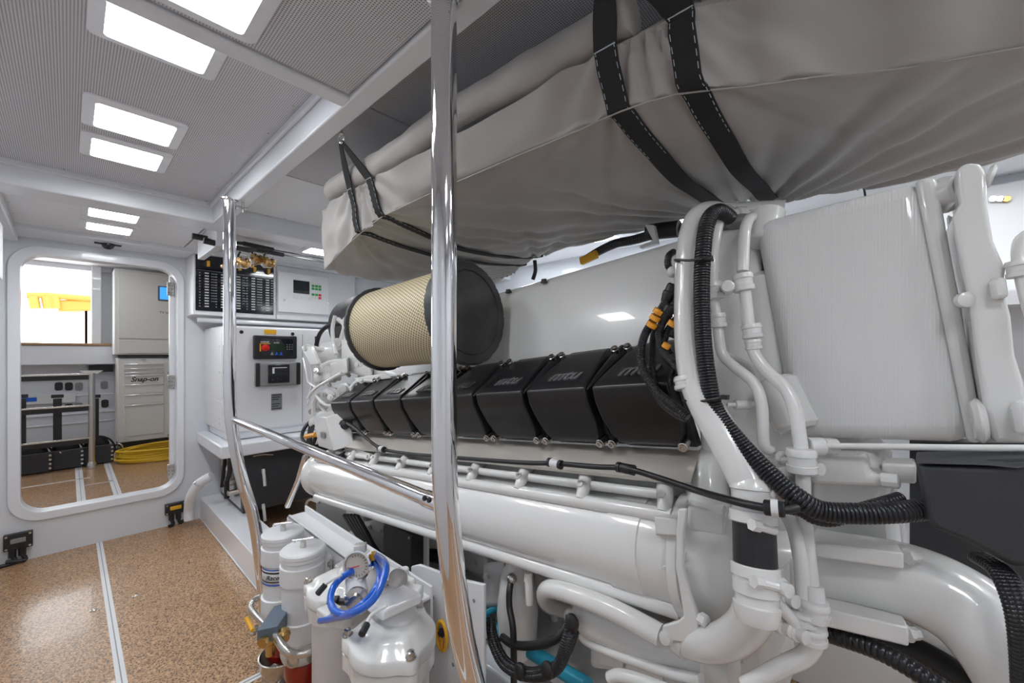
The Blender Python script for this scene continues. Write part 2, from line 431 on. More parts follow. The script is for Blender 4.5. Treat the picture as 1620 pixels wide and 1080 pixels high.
LZ = [((.163, 2.305, ZC), 'square ceiling light beside the far cross beam, farther of the close-set left pair'),
      ((.163, 1.37, ZC), 'large-looking ceiling light just beyond the near cross beam, partly covered by it'),
      ((.163, .97, ZB + .008), 'nearest ceiling light, at the very top edge, before the near cross beam'),
      ((.18, 3.33, ZC - .01), 'ceiling light before the bulkhead door, nearer of that pair'),
      ((.18, 3.71, ZC - .01), 'ceiling light directly over the bulkhead door, farther of that pair'),
      ((1.36, 3.33, ZC - .01), 'ceiling light above the alarm cabinet behind the far end of the grey bag'),
      ((2.52, 1.50, ZC), 'ceiling light seen over the engine between the grey bag and the yellow plug'),
      ((2.52, 2.30, ZC), 'small sliver of ceiling light seen at the tip of the grey bag'),
      ((2.52, .95, ZC), 'ceiling light seen just left of the large white pipe top, below the bag'),
      ((.163, -.35, ZB + .008), 'added ceiling fill light over the walkway behind the viewer'),  # unseen lamp, added to even out the light
      ((.163, -1.05, ZB + .008), 'added ceiling fill light at the back end of the walkway'),  # out of view, put in for more even light
      ((2.45, -.30, ZC), 'added ceiling fill light over the back of the engine beside the side wall'),  # added unseen lamp, evens the light on the right side
      ((2.45, -1.15, ZC), 'added ceiling fill light in the back corner by the side wall'),  # another unseen lamp added to even the lighting
      ((1.15, -.62, ZC), 'added ceiling fill light behind the viewer over the near end of the engine'),  # added behind the camera to brighten the intercooler side
      ((1.15, -1.15, ZC), 'added ceiling fill light behind the viewer, farthest back over the engine'),  # second lamp added behind the camera, lifts the right side
      ((.35, 5.3, 2.62), 'added ceiling fill light of the far room, nearer the door'),  # added lamp out of view, brightens the far room
      ((-.9, 5.3, 2.62), 'added ceiling fill light at the left of the far room, nearer the door'),  # extra unseen lamp added to lift the far cabinets
      ((-.9, 6.9, 2.62), 'added ceiling fill light at the left of the far room, over the machine units'),  # added unseen lamp, brightens the far room further
      ((.35, 6.9, 2.62), 'added ceiling fill light of the far room, nearer the transom opening')]  # unseen, added to lighten the dark far room
for p, lb in LZ: dup(LC, V(p) - V((.163, 1.985, ZC)), lb)

# dome camera above the door
t = root('security_camera', 'small black dome camera above the bulkhead door', 'camera', (.19, 4.2, 2.15))
p = PY(171, 384, 4.12)
MB().lathe(V((p.x, p.y, 2.215)), (0, 0, -1), [(0, .05), (.02, .05), (.028, .04)], 20).build('base', 'dark', t)
MB().ball(V((p.x, p.y, 2.175)), .036).build('dome', 'lens', t)
MB().box(p.x - .07, p.x + .07, p.y - .01, p.y + .02, 2.172, 2.19).build('bracket', 'dark', t, bevel=.004)

# cable outlet boxes at the foot of the bulkhead
def outlet(px0, px1, py0, py1, label, ystrip):
    a = PY(px0, (py0 + py1) / 2, YF - .03); b = PY(px1, (py0 + py1) / 2, YF - .03); zt = PY((px0 + px1) / 2, py0, YF - .03).z; zb = PY((px0 + px1) / 2, py1, YF - .03).z
    t = root('cable_outlet', label, 'cable outlet', ((a.x + b.x) / 2, YF - .02, zb))
    MB().box(a.x, b.x, YF - .04, YF - .005, zb, zt).build('plate', 'dark', t, bevel=.004)
    zc = (zb + zt) / 2
    MB().box(a.x + .03, b.x - .03, YF - .055, YF - .035, zc - .006, zc + .022).build('marker_strip', 'yellow' if ystrip else 'grey', t, bevel=.003)
    k = MB()
    for x in (a.x + .012, b.x - .012):
        for z in (zb + .012, zt - .012): k.bolt((x, YF - .04, z), (0, -1, 0), .005, .003)
    k.each('screw', 'steel', t)
    for i in range(2):
        x = a.x + (b.x - a.x) * (.30 + .34 * i)
        MB().cyl((x, YF - .03, zb + .01), (x, YF - .03, zb - .045), .018, 10).build('gland', 'rubber', t)
        MB().tube([(x, YF - .03, zb - .04), (x + .01, YF - .04, zb - .08), (x - .02 + .05 * (i if ystrip else -1), YF - .05, .012 + .02 * i)], .012).build('cable', 'rubber', t)
outlet(5, 52, 843, 868, 'black cable outlet plate low on the bulkhead left of the door', False)
outlet(261, 294, 795, 812, 'black cable outlet plate with yellow strip right of the door', True)

# left edge: wall box
tag(MB().box(-.5, -.245, 3.3, 3.6, 1.80, 2.10).build('wall_box', 'white', bevel=.006), 'white box edge on the left wall at the picture edge', 'wall box')
struct(MB().box(XL, -.51, 3.2, 3.7, 1.78, 2.11).build('trim_12', 'beam', bevel=.006))

# ------------------------------------------------------------------ far room beyond the door
FY = 8.3
struct(MB().box(-2.6, 2.6, YF + .12, FY + .4, -.05, 0).build('floor_far', 'floor', smooth=False))
def fz(px, py): return PZ(px, py, 0)
a, b_ = fz(123, 745), fz(128, 797)
strip('trim_13', b_.x - .025, b_.x + .035, 4.42, 7.3)
a2, b2 = fz(170, 735), fz(189, 787)
strip('trim_14', a2.x - .03, a2.x + .03, 4.42, 7.6)
strip('trim_15', -1.5, .17, 6.6, 6.63)
c_ = fz(150, 765); strip('trim_16', b_.x + .04, a2.x, c_.y - .012, c_.y + .012)
struct(MB().box(-2.7, -2.6, YF, FY + .4, 0, 2.8).build('wall_far_left', 'far_wall', smooth=False))
struct(MB().box(2.6, 2.7, YF, FY + .4, 0, 2.8).build('wall_far_right', 'far_wall', smooth=False))
struct(MB().box(-2.7, 2.7, YF + .11, FY, 2.62, 2.7).build('ceiling_far', 'white', smooth=False))
struct(MB().box(-2.7, XL - .1, YF, YF + .1, 0, 2.7).box(XR - .4, XR + .2, YF + .1, YF + .15, 0, 2.7).box(-.65, 2.7, YF, YF + .1, 2.5, 2.7).build('wall_front_far', 'far_wall', smooth=False))
# transom: lower hull side, ledge, teak cap, opening above
tr = MB().box(-2.6, 2.6, FY, FY + .12, 0, 1.52)
twall = struct(tr.build('wall_transom', 'far_wall', smooth=False))
MB().box(-2.6, 2.6, FY - .22, FY + .02, 1.24, 1.50).build('ledge', 'frame', twall, bevel=.012)
MB().box(-2.6, .42, FY - .24, FY + .2, 1.50, 1.53).build('sill', 'teak', twall, bevel=.005)
MB().box(-2.6, .42, FY - .03, FY + .1, 2.55, 2.62).build('header', 'frame', twall)
MB().box(.30, 2.6, FY, FY + .12, 1.52, 2.62).build('side_panel', 'far_wall', twall)
MB().box(.22, .32, FY - .1, FY + .12, 1.5, 2.62).build('jamb', 'frame', twall, bevel=.01)
for z, zz in ((.55, .012), (.80, .008), (1.02, .006), (.42, .01)): MB().box(-2.6, .45, FY - zz - .004, FY, z, z + .02).build('rib', 'frame', twall, bevel=.004)
for px, py in ((93, 611), (109, 611), (125, 611), (165, 609), (166, 638), (109, 645), (125, 643)):
    p = PY(px, py, FY - .01)
    MB().prism([V((x, FY - .012, z)) for x, z in rrect(p.x - .038, p.x + .038, p.z - .055, p.z + .055, .025, 4)], (0, .02, 0)).build('slot', 'dark' if px not in (125, 165) else 'grey', twall, smooth=False)
# railing of flat bars before the transom
t = root('railing', 'low steel railing with flat dark rungs in the far room', 'railing', (.18, 7.1, 0))
YR = 7.1
pt = PY(145, 586, YR); pb = PY(145, 738, YR)
MB().tube([(pt.x, YR, pt.z - .03), (pt.x + .0, YR, 1.0), (pb.x, YR, .5), (pb.x - .0, YR, .0)], .032).build('post', 'steel', t)
MB().lathe((pb.x, YR, 0), (0, 0, 1), [(0, .045), (.06, .045), (.09, .034)], 16).build('foot', 'steel', t)
MB().prism([V((pt.x - .1, YR - .01, pt.z)), V((pt.x - .05, YR - .01, pt.z - .04)), V((pt.x + .05, YR - .01, pt.z - .04)), V((pt.x + .1, YR - .01, pt.z))], (0, .03, 0)).build('bracket', 'steel', t)
for y in (593, 642, 693):
    z = PY(143, y, YR).z
    MB().box(-2.2, pt.x, YR - .02, YR + .02, z - .052, z).build('rung', 'dark', t)
    MB().box(-2.2, pt.x, YR - .03, YR - .0, z, z + .022).build('rung_cap', 'steel', t, bevel=.004)
MB().box(pt.x, .44, FY - .10, FY - .01, 1.13, 1.22).build('dark_rail', 'dark', twall)
for px in (34, 91, 150):
    q = PY(px, 640, YR + .1)
    MB().box(q.x - .035, q.x + .035, YR + .06, YR + .1, .30, PY(px, 630, YR + .1).z).build('upright', 'dark', t, bevel=.004)
    MB().obox((q.x, YR + .08, PY(px, 630, YR).z + .02), (.05, 0, 0), (0, .01, 0), (0, 0, .02)).build('upright_head', 'dark', t, bevel=.004)
# white sign with blue word
p = PY(62, 632, FY - .03)
t = tag(MB().box(p.x - .42, p.x + .33, FY - .045, FY - .03, p.z - .06, p.z + .06).build('sign', 'label', bevel=.003), 'white strip sign with blue marking on the transom wall', 'sign')
MB().box(p.x - .26, p.x - .02, FY - .048, FY - .045, p.z - .02, p.z + .035).build('blue_mark', 'blue', t, smooth=False)
# three black drive units on the floor
DU = None
def drive():
    t = root('drive_unit', '', 'machine', (0, 6.9, 0), 'black machine units along the far floor')
    MB().box(-.17, .13, 6.62, 6.66, .01, .235).build('cover_plate', 'plate', t, bevel=.01)
    k = MB()
    for z in (.05, .10, .15, .20):
        for x in (-.155, .115): k.bolt((x, 6.62, z), (0, -1, 0), .009, .006)
    k.each('bolt', 'steel', t)
    MB().box(-.15, .11, 6.66, 6.9, .01, .22).build('body', 'dark', t, bevel=.03)
    MB().lathe((-.02, 6.68, .22), (0, 1, 0), [(0, .08), (.03, .12), (.1, .12), (.14, .08)], 24).build('drum', 'rubber', t)
    MB().lathe((.11, 6.8, .14), (1, 0, 0), [(0, .055), (.03, .055), (.04, .03), (.09, .03), (.10, .045), (.12, .045)], 16).build('shaft', 'dark', t)
    MB().tube([(-.13, 6.7, .22), (-.1, 6.66, .31), (.0, 6.66, .35), (.1, 6.68, .29), (.15, 6.7, .18)], .011).build('cable', 'rubber', t)
    MB().tube([(.14, 6.7, .2), (.19, 6.66, .22), (.22, 6.68, .14), (.2, 6.7, .05)], .012).build('pipe', 'steel', t)
    return t
DU = drive(); xs = [PY(px, 740, 7.18).x for px in (55, 108, 158)]
DU['label'] = 'leftmost black machine unit on the far floor, beside the left door jamb'; DU.location.x = xs[0]; DU.location.y += .62
for x, lb in ((xs[1], 'middle black machine unit on the far floor behind the railing'), (xs[2], 'right black machine unit beside the steel railing post and yellow hose')):
    q = dup(DU, (0, 0, 0), lb); q.location.x = x; q.location.y += (.06 if x == xs[2] else .03)
# tool cabinet
YT = 7.65
t = root('tool_cabinet', 'tall white tool cabinet with drawers beyond the door', 'tool cabinet', (.7, YT + .3, 0))
def tz(px, py): return PY(px, py, YT)
x0, x1 = tz(186, 640).x, tz(272, 640).x; zt = tz(220, 566).z; zb = tz(220, 697).z
MB().box(x0, x1, YT, YT + .40, zb, zt).build('body', 'cream', t, bevel=.01)
MB().box(x0 + .01, x1 - .01, YT + .03, YT + .38, .10, zb).build('plinth', 'dark', t)
MB().box(x0, x1 + .05, YT - .02, YT + .40, zt + .01, zt + .04).build('worktop', 'dark', t)
dx0, dx1 = tz(196, 640).x, tz(259, 640).x
zz = [574, 581, 587, 592, 606, 622, 638, 688]
zz = [tz(228, y).z for y in zz]
for a, b in zip(zz, zz[1:]):
    d = MB().box(dx0, dx1, YT - .012, YT + .01, b + .006, a - .006).build('drawer', 'cream', t, bevel=.003)
    MB().box(dx0 + .005, dx1 - .005, YT - .026, YT - .012, a - .022, a - .009).build('handle', 'chrome', d, bevel=.003)
text('lettering', 'Snap-on', ((dx0 + dx1) / 2, YT - .014, (zz[3] + zz[4]) / 2 - .006), (1, 0, 0), (0, 0, 1), .088, 'ink', t, shear=.35, bold=.002)
MB().lathe((tz(228, 570).x, YT, tz(228, 570).z), (0, -1, 0), [(0, .022), (.008, .02)], 12).build('lock', 'steel', t)
for y in (591, 608, 692):
    MB().cyl((dx1 + .04, YT - .03, tz(228, y).z), (dx1 + .12, YT - .03, tz(228, y).z), .016, 10).build('latch', 'steel', t)
# wall cabinet with little screen
t = root('wall_cabinet', 'white wall cabinet with small blue screen above the tool cabinet', 'cabinet', (.8, YT + .2, 1.3))
x0, x1 = tz(181, 500).x, 1.45
zt, zb, zm = tz(220, 434).z + .05, tz(220, 561).z, tz(220, 537).z
MB().box(x0, x1, YT - .02, YT + .40, zb, zt).build('body', 'cream', t, bevel=.008)
MB().box(x0 + .035, x1, YT - .04, YT - .02, zm + .01, zt - .03).build('door', 'cream', t, bevel=.006)
MB().box(x0 + .035, x1, YT - .04, YT - .02, zb + .02, zm - .005).build('lower_panel', 'cream', t, bevel=.006)
sx0, sx1, sz0, sz1 = tz(249, 460).x, tz(273, 460).x, tz(255, 476).z, tz(255, 453).z
sc = MB().box(sx0, sx1, YT - .052, YT - .04, sz0, sz1).build('screen_bezel', 'bluegrey', t, bevel=.006)
MB().box(sx0 + .02, sx1 - .01, YT - .054, YT - .052, sz0 + .02, sz1 - .015).build('screen', 'screen', sc, smooth=False)
text('lettering', 'TV SAFETY', (tz(264, 495).x + .02, YT - .041, tz(262, 495).z), (1, 0, 0), (0, 0, 1), .045, 'ink', t)
# yellow hose coil
t = MB()
pc = V((.86, 7.22, 0))
for k in range(7):
    rr = .42 + .03 * math.sin(k * 2.3); pts = []
    for i in range(20):
        a = 2 * PI * i / 20; pts.append((pc.x + rr * 1.0 * math.cos(a) + .02 * math.sin(3 * a + k), pc.y + .28 * math.sin(a) + .015 * math.cos(2 * a + k), .018 + k * .022 + .008 * math.sin(2 * a + k)))
    t.tube(pts, .015, 8, 3, closed=True)
tag(t.build('hose_coil', 'hoseyellow'), 'coiled yellow hose on the far floor before the tool cabinet', 'hose')

# outside: quay, orange boat rail, white yacht
struct(MB().box(-14, 8, FY + 1.5, 40, .9, 1.30).build('ground_outside', 'white', smooth=False))
t = root('orange_boat', 'bright orange boat hull seen outside through the transom opening', 'boat', (-.8, 12, .5))
def oy(px, py, Y=12.): return PY(px, py, Y)
MB().hexa([oy(92, 492), oy(178, 490), oy(178, 490) + V((0, .6, 0)), oy(92, 492) + V((0, .6, 0)), oy(92, 474), oy(178, 474), oy(178, 474) + V((0, .6, 0)), oy(92, 474) + V((0, .6, 0))]).build('side', 'hull_orange', t, bevel=.03)
MB().tube([oy(42, 467), oy(70, 467), oy(100, 469), oy(140, 472), oy(182, 474)], .06).build('gunwale', 'hull_orange', t)
for a, b in ((52, 56), (73, 77), (86, 89)): MB().tube([oy(a, 468), oy(b, 488)], .075, 8).build('fender', 'hull_orange', t)
for px in (100, 133, 140, 172):
    p = oy(px, 490); MB().box(p.x - .05, p.x + .05, 12.1, 12.3, 1.3, p.z + .02).build('cradle_leg', 'peach', t)
t = root('moored_yacht', 'overexposed white yacht moored outside behind the orange boat', 'boat', (-1, 15, -.9))
MB().prism([oy(-60, 560, 15), oy(240, 560, 15), oy(240, 505, 15), oy(-60, 500, 15)], (0, 2, 0)).build('hull', 'frame', t, bevel=.05)
MB().prism([oy(60, 500, 15.5), oy(230, 504, 15.5), oy(190, 440, 15.5), oy(120, 445, 15.5)], (0, 1.5, 0)).build('cabin', 'frame', t, bevel=.05)
MB().prism([oy(85, 500, 15.4), oy(125, 502, 15.4), oy(130, 492, 15.4), oy(96, 490, 15.4)], (0, .05, 0)).build('window', 'grey', t)
MB().prism([oy(140, 502, 15.4), oy(172, 503, 15.4), oy(168, 488, 15.4), oy(148, 488, 15.4)], (0, .05, 0)).build('window', 'grey', t)
for px in (133, 140): MB().cyl(oy(px, 545, 14.8), oy(px, 495, 14.8), .05, 8).build('post', 'peach', t)
dq = [oy(42, 545, 13), oy(60, 545, 13), oy(64, 505, 13), oy(42, 505, 13)]; dq[0].z = dq[1].z = 1.3
tag(MB().prism(dq, (0, .5, 0)).build('dock_box', 'peach', bevel=.03), 'pale peach dock box outside at left of the opening', 'box')

# ------------------------------------------------------------------ generator, its bed and the cabinets over it
XP = .76                     # edge of the white engine bed
struct(MB().box(XP, XP + .05, YB, 2.60, 0, .02).box(XP, XP + .2, 2.62, YF, 0, .176).box(XP - .008, XP, 2.62, YF, 0, .012).build('baseboard_engine_bed', 'frame', bevel=.006))
t = root('generator', 'white boxed generator with control panels below the breaker cabinet', 'generator', (1.3, 4.0, .74))
gx0, gx1, gy0, gy1, gz0, gz1 = .785, 1.95, 3.64, 4.28, .796, 1.606
MB().box(gx0, gx1, gy0, gy1, gz0, gz1).build('enclosure', 'white', t, bevel=.018, seg=3)
MB().box(gx0 + .03, gx1 - .02, gy0 + .03, gy1 - .03, gz0 - .055, gz0).build('base', 'frame', t)
def gp(px, py): return PY(px, py, gy0)
MB().box(gx0 - .003, gx0, gy0 + .05, gy1 - .05, 1.05, gz1 - .06).box(gx0 - .003, gx0, gy0 + .05, gy1 - .05, gz0 + .03, 1.03).build('side_door', 'white', t)
MB().box(gp(478, 600).x, gp(478, 600).x + .004, gy0 - .002, gy0, gz0 + .02, gz1 - .05).build('panel_seam', 'grey', t)
for px, py in ((382, 525), (463, 528)): MB().lathe(gp(px, py), (0, -1, 0), [(0, .014), (.006, .012)], 14).build('latch', 'dark', t)
for z in (1.45, 1.25, .90, .86): MB().lathe((gx0, gy0 + .12, z), (-1, 0, 0), [(0, .008), (.004, .007)], 10).build('latch', 'steel', t)
MB().box(gp(418, 523).x, gp(437, 523).x, gy0 - .003, gy0, gp(420, 528).z, gp(420, 521).z).build('warning_sticker', 'yellow', t, smooth=False)
a, b = gp(400, 568), gp(468, 532)
cp = MB().box(a.x, b.x, gy0 - .03, gy0 + .01, a.z, b.z).build('control_panel', 'dark', t, bevel=.008)
MB().box(a.x + .05, b.x - .035, gy0 - .034, gy0 - .03, a.z + .03, b.z - .025).build('panel_face', 'lens', cp, smooth=False)
q = gp(417, 550); MB().lathe(V((q.x, gy0 - .034, q.z)), (0, -1, 0), [(0, .026), (.003, .026), (.004, .014), (.02, .014), (.022, .024), (.035, .022), (.038, .015)], 20).build('stop_button', 'red', cp)
MB().box(q.x - .037, q.x - .028, gy0 - .036, gy0 - .034, q.z - .03, q.z + .035).box(q.x - .037, q.x + .037, gy0 - .036, gy0 - .034, q.z + .03, q.z + .035).build('hazard_strip', 'yellow', cp, smooth=False)
text('lettering', 'KOHLER', (q.x, gy0 - .035, q.z + .045), (1, 0, 0), (0, 0, 1), .016, 'print', cp)
text('lettering', 'AUTO', (gp(435, 541).x, gy0 - .035, q.z + .04), (1, 0, 0), (0, 0, 1), .014, 'print', cp)
MB().box(gp(425, 545).x, gp(448, 545).x, gy0 - .036, gy0 - .034, q.z - .02, q.z + .032).build('display', mat('dim_display', (.01, .03, .015), .1), cp, smooth=False)
for px, c in ((428, 'grey'), (435, 'blue'), (442, 'blue')):
    r = gp(px, 559); MB().prism([V((r.x - .012, gy0 - .034, r.z - .012)), V((r.x + .012, gy0 - .034, r.z - .012)), V((r.x, gy0 - .034, r.z + .014))], (0, -.004, 0)).build('key', c, cp, smooth=False)
for i in range(3):
    for j in range(3): MB().lathe((gp(452, 550).x + .018 * i, gy0 - .034, q.z - .01 + .018 * j), (0, -1, 0), [(0, .004), (.003, .004)], 8).build('key', 'grey', cp)
a, b = gp(402, 612), gp(472, 572)
gp_ = MB().box(a.x, b.x, gy0 - .04, gy0 + .01, a.z, b.z).build('gauge_panel', 'grey', t, bevel=.012)
MB().box(a.x, a.x + .03, gy0 - .045, gy0 - .03, a.z + .005, b.z - .005).box(b.x - .03, b.x, gy0 - .05, gy0 - .02, a.z + .005, b.z - .005).build('side_clamp', 'dark', gp_, bevel=.005)
c0, c1 = gp(421, 606), gp(455, 576)
MB().box(c0.x, c1.x, gy0 - .048, gy0 - .04, c0.z, c1.z).build('window', 'lens', gp_, bevel=.006)
MB().box(c0.x + .03, c1.x - .02, gy0 - .0495, gy0 - .048, c1.z - .028, c1.z - .022).box(c0.x + .03, c0.x + .045, gy0 - .0495, gy0 - .048, c1.z - .07, c1.z - .03).build('scale_mark', 'print', gp_, smooth=False)
for i in range(3): MB().lathe((c0.x + .03 + .035 * i, gy0 - .048, c0.z + .025 + .01 * (i % 2)), (0, -1, 0), [(0, .009), (.01, .007)], 12).build('knob', 'dark', gp_)
a, b = gp(429, 649), gp(446, 622)
pl = MB().box(a.x, b.x, gy0 - .003, gy0, a.z, b.z).build('rating_plate', 'etched', t, smooth=False)
k = MB()
for i in range(7):
    if i != 3: k.box(a.x + .006, b.x - .006 - .01 * (i % 3), gy0 - .004, gy0 - .003, b.z - .012 - i * .018, b.z - .006 - i * .018)
k.build('print_lines', 'ink', pl, smooth=False)
MB().box(gp(498, 540).x, gp(504, 540).x, gy0 - .004, gy0, gp(498, 565).z, gp(498, 532).z).build('vent_slot', 'dark', t, smooth=False)
# shelf under the generator
sh = struct(MB().box(.735, 2.0, 3.50, YF, .64, .735).box(2.0, XR, 2.6, YF, 0, .9).build('trim_17', 'frame', bevel=.012, seg=3))
# black valve box under the shelf
t = root('valve_manifold', 'black cabinet with two white levers under the generator shelf', 'valve cabinet', (1.1, 3.8, .176))
bx0, bx1, by, bz0, bz1 = .90, 1.55, 3.62, .176, .63
MB().box(bx0, bx1, by, YF - .02, bz0, bz1).build('body', 'plate', t, bevel=.006)
MB().box(bx0 - .004, bx0, by + .04, YF - .06, bz0 + .03, bz1 - .03).build('side_plate', 'steel', t)
k = MB(); q = lambda y, z: (bx0 - .04, y, z)
k.tube([q(3.9, .24), q(3.9, .38), q(3.85, .42), q(3.8, .5), q(3.8, .58)], .018).tube([q(4.05, .3), q(4.0, .42), q(3.95, .58)], .014).build('pipework', 'rubber', t)
for y, z in ((3.82, .30), (3.92, .36), (3.86, .48), (4.0, .5)): MB().lathe((bx0, y, z), (-1, 0, 0), [(0, .022), (.05, .022), (.055, .014)], 12).build('fitting', 'steel', t)
def gb(px, py): return PY(px, py, by - .02)
for py in (745, 800):
    c = gb(415, py); h = MB().lathe(V((c.x, by, c.z)), (0, -1, 0), [(0, .02), (.03, .016), (.045, .016)], 14).build('lever_hub', 'chrome', t)
    MB().tube([V((c.x, by - .04, c.z + .02)), V((c.x + .005, by - .05, c.z - .05)), V((c.x + .01, by - .05, c.z - .11))], .011, 10).build('lever_arm', 'print', h)
MB().tube([gb(400, 722), gb(415, 719), gb(432, 719)], .006, 8).build('handle', 'steel', t)
t = root('white_hose', 'thick white hose bending down the bulkhead beside the engine bed', 'hose', (.75, 4.2, 0))
MB().tube([PY(335, 752, 4.0), PY(315, 765, 4.05), PY(302, 785, 4.1), PY(299, 806, 4.15), PY(299, 822, 4.15)], .035, 16).build('tube', 'frame', t)
MB().lathe(PY(314, 766, 4.05), (.6, 0, .55), [(-.012, .038), (.012, .038)], 16).build('clamp', 'steel', t)

# overhead electrical cabinets
YP = 4.02
t = root('breaker_cabinet', 'white wall cabinet with black breaker panel above the generator', 'breaker cabinet', (.95, 4.16, 1.70))
def cb(px, py): return PY(px, py, YP)
x0, x1 = .665, cb(437, 450).x
MB().box(x0, x1, YP, YF - .002, 1.70, 2.18).build('body', 'white', t, bevel=.006)
bp0, bp1 = cb(309, 490), cb(433, 405)
zt = 2.175; zb = 1.735; xa = cb(309, 450).x; xb = cb(432.5, 450).x
pn = MB().box(xa, xb, YP - .008, YP, zb, zt).build('breaker_panel', 'lens', t, bevel=.002)
W_ = xb - xa; H_ = zt - zb
pr = MB(); M['toggle'] = mat('toggle_white', (.55, .55, .55), .4)
for c in range(5):
    xc = xa + W_ * (.13 + .195 * c)
    for r in range(13):
        z = zt - H_ * (.32 + .05 * r)
        MB().box(xc - .014, xc + .012, YP - .018, YP - .008, z - .0045, z + .0045).build('breaker', 'toggle', pn, smooth=False)
        pr.box(xc - .050, xc - .041, YP - .010, YP - .008, z - .004, z + .004)
        if r < 11: pr.box(xc + .028, xc + .058 - .008 * (r * c % 3), YP - .0095, YP - .008, z - .003, z + .002)
pr.build('print_marks', 'etched', pn, smooth=False)
MB().box(xa + .01, xb - .01, YP - .0095, YP - .008, zt - H_ * .275, zt - H_ * .27).build('rule_line', 'etched', pn, smooth=False)
for i in range(5):
    xc = xa + W_ * (.13 + .195 * i)
    kn = MB().lathe((xc, YP - .008, zt - H_ * .15), (0, -1, 0), [(0, .026), (.008, .026), (.01, .018), (.022, .016)], 16).build('selector', 'dark', pn)
    MB().box(xc - .004, xc + .016, YP - .036, YP - .024, zt - H_ * .15 - .022, zt - H_ * .15 + .022).build('pointer', 'yellow', pn, bevel=.002)
t = root('alarm_cabinet', 'white cabinet with small screen and green keypad right of the breakers', 'control cabinet', (1.45, 4.16, 1.70))
x0 = x1 + .002; x1b = 1.99
MB().box(x0, x1b, YP, YF - .002, 1.70, 2.18).build('body', 'white', t, bevel=.006)
MB().box(x1b, XR - .002, YP + .06, YF - .002, 1.70, 2.18).build('side_run', 'white', t, bevel=.006)
a, b = cb(440, 483), cb(522, 421)
def cc(px, py): return PY(px, py, YP - .04)
dr = MB().box(cc(440, 450).x, cc(521, 450).x, YP - .04, YP, 1.765, 2.125).build('door', 'white', t, bevel=.004)
c0, c1 = cc(464, 463), cc(489.5, 445.5)
MB().box(c0.x, c1.x, YP - .044, YP - .04, c0.z, c1.z).build('screen', 'lens', dr, smooth=False)
kx, kz = cc(493, 450).x, cc(493, 449).z
for r in range(6):
    for c in range(3):
        col = 'green' if r in (1, 2, 4) else 'label'
        if c == 2 and r > 3: col = 'red'
        MB().box(kx + c * .031, kx + c * .031 + .024, YP - .045, YP - .04, kz - r * .027, kz - r * .027 + .02).build('key', col, dr, smooth=False)
for c in range(5): MB().box(c0.x + c * .033, c0.x + c * .033 + .024, YP - .045, YP - .04, c0.z - .052, c0.z - .028).build('key', 'label', dr, smooth=False)
for px, py in ((450, 474.5), (518, 480)): MB().lathe(cc(px, py), (0, -1, 0), [(0, .01), (.004, .008)], 12).build('lock', 'steel', dr)
MB().lathe(cb(449, 490), (0, -1, 0), [(0, .011), (.006, .008)], 12).build('lock', 'grey', t)
MB().tube([(.70, YP + .05, 1.665), (1.2, YP + .05, 1.665), (1.95, YP + .05, 1.66)], .02, 10).build('conduit', 'frame', t)

# fishing rods hung under the far beam, with reels
def rod(pts, label, reel):
    P = [PY(*p) for p in pts]
    t = root('fishing_rod', label, 'fishing rod', P[0], 'fishing rods hung before the breaker cabinet')
    MB().tube(P[:2], .019, 10, 0).build('grip', 'rubber', t)
    MB().tube([P[1], P[2]], .012, 10, 0).build('blank', 'dark', t)
    MB().tube([P[2], P[3]], .016, 10, 0).build('foregrip', 'rubber', t)
    MB().tube([P[3], P[4]], .0045, 8, 0).build('tip', 'dark', t)
    c = PY(*reel)
    MB().tube([PY(reel[0] - 3, reel[1] - 16, reel[2]), PY(reel[0] - 6, reel[1] - 8, reel[2]), c], .006, 8).build('reel_stem', 'dark', t)
    MB().lathe(c - V((.03, .02, 0)), (1, .3, -.2), [(0, .026), (.012, .034), (.016, .026), (.04, .026), (.045, .036), (.058, .036), (.062, .02)], 18).build('spool', 'gold', t)
    MB().ball(c - V((.02, 0, .02)), .028).build('reel_body', 'steel', t)
    MB().tube([c + V((-.03, -.03, -.01)), c + V((-.07, -.05, -.03)), c + V((-.11, -.05, -.05))], .006, 8).ball(c + V((-.115, -.05, -.055)), .014, 10).build('crank', 'gold', t)
    MB().tube([c + V((.045 * math.cos(a), -.02, .045 * math.sin(a))) for a in [k * PI / 8 for k in range(-5, 6)]], .004, 6).build('bail', 'chrome', t)
    return t
rod([(304, 373, 3.3), (345, 381, 3.3), (385, 385, 3.35), (432, 395, 3.4), (515, 410, 3.5)], 'upper of two black fishing rods, its handle at left under the beam', (405, 408, 3.35))
rod([(328, 381, 3.2), (372, 391, 3.2), (405, 395, 3.3), (448, 403, 3.35), (515, 415, 3.5)], 'lower of two black fishing rods, with a gold reel', (424, 414, 3.3))
rod([(322, 380, 3.1), (350, 387, 3.1), (370, 391, 3.15), (395, 396, 3.2), (430, 402, 3.3)], 'short rod half hidden behind the far rail post, reel nearest the post', (383, 414, 3.15))
t = tag(MB().box(.62, .66, 3.05, 3.6, 2.06, 2.21).build('rod_rack', 'frame', bevel=.004), 'white rod holder bracket under the ceiling beside the rail post', 'bracket')
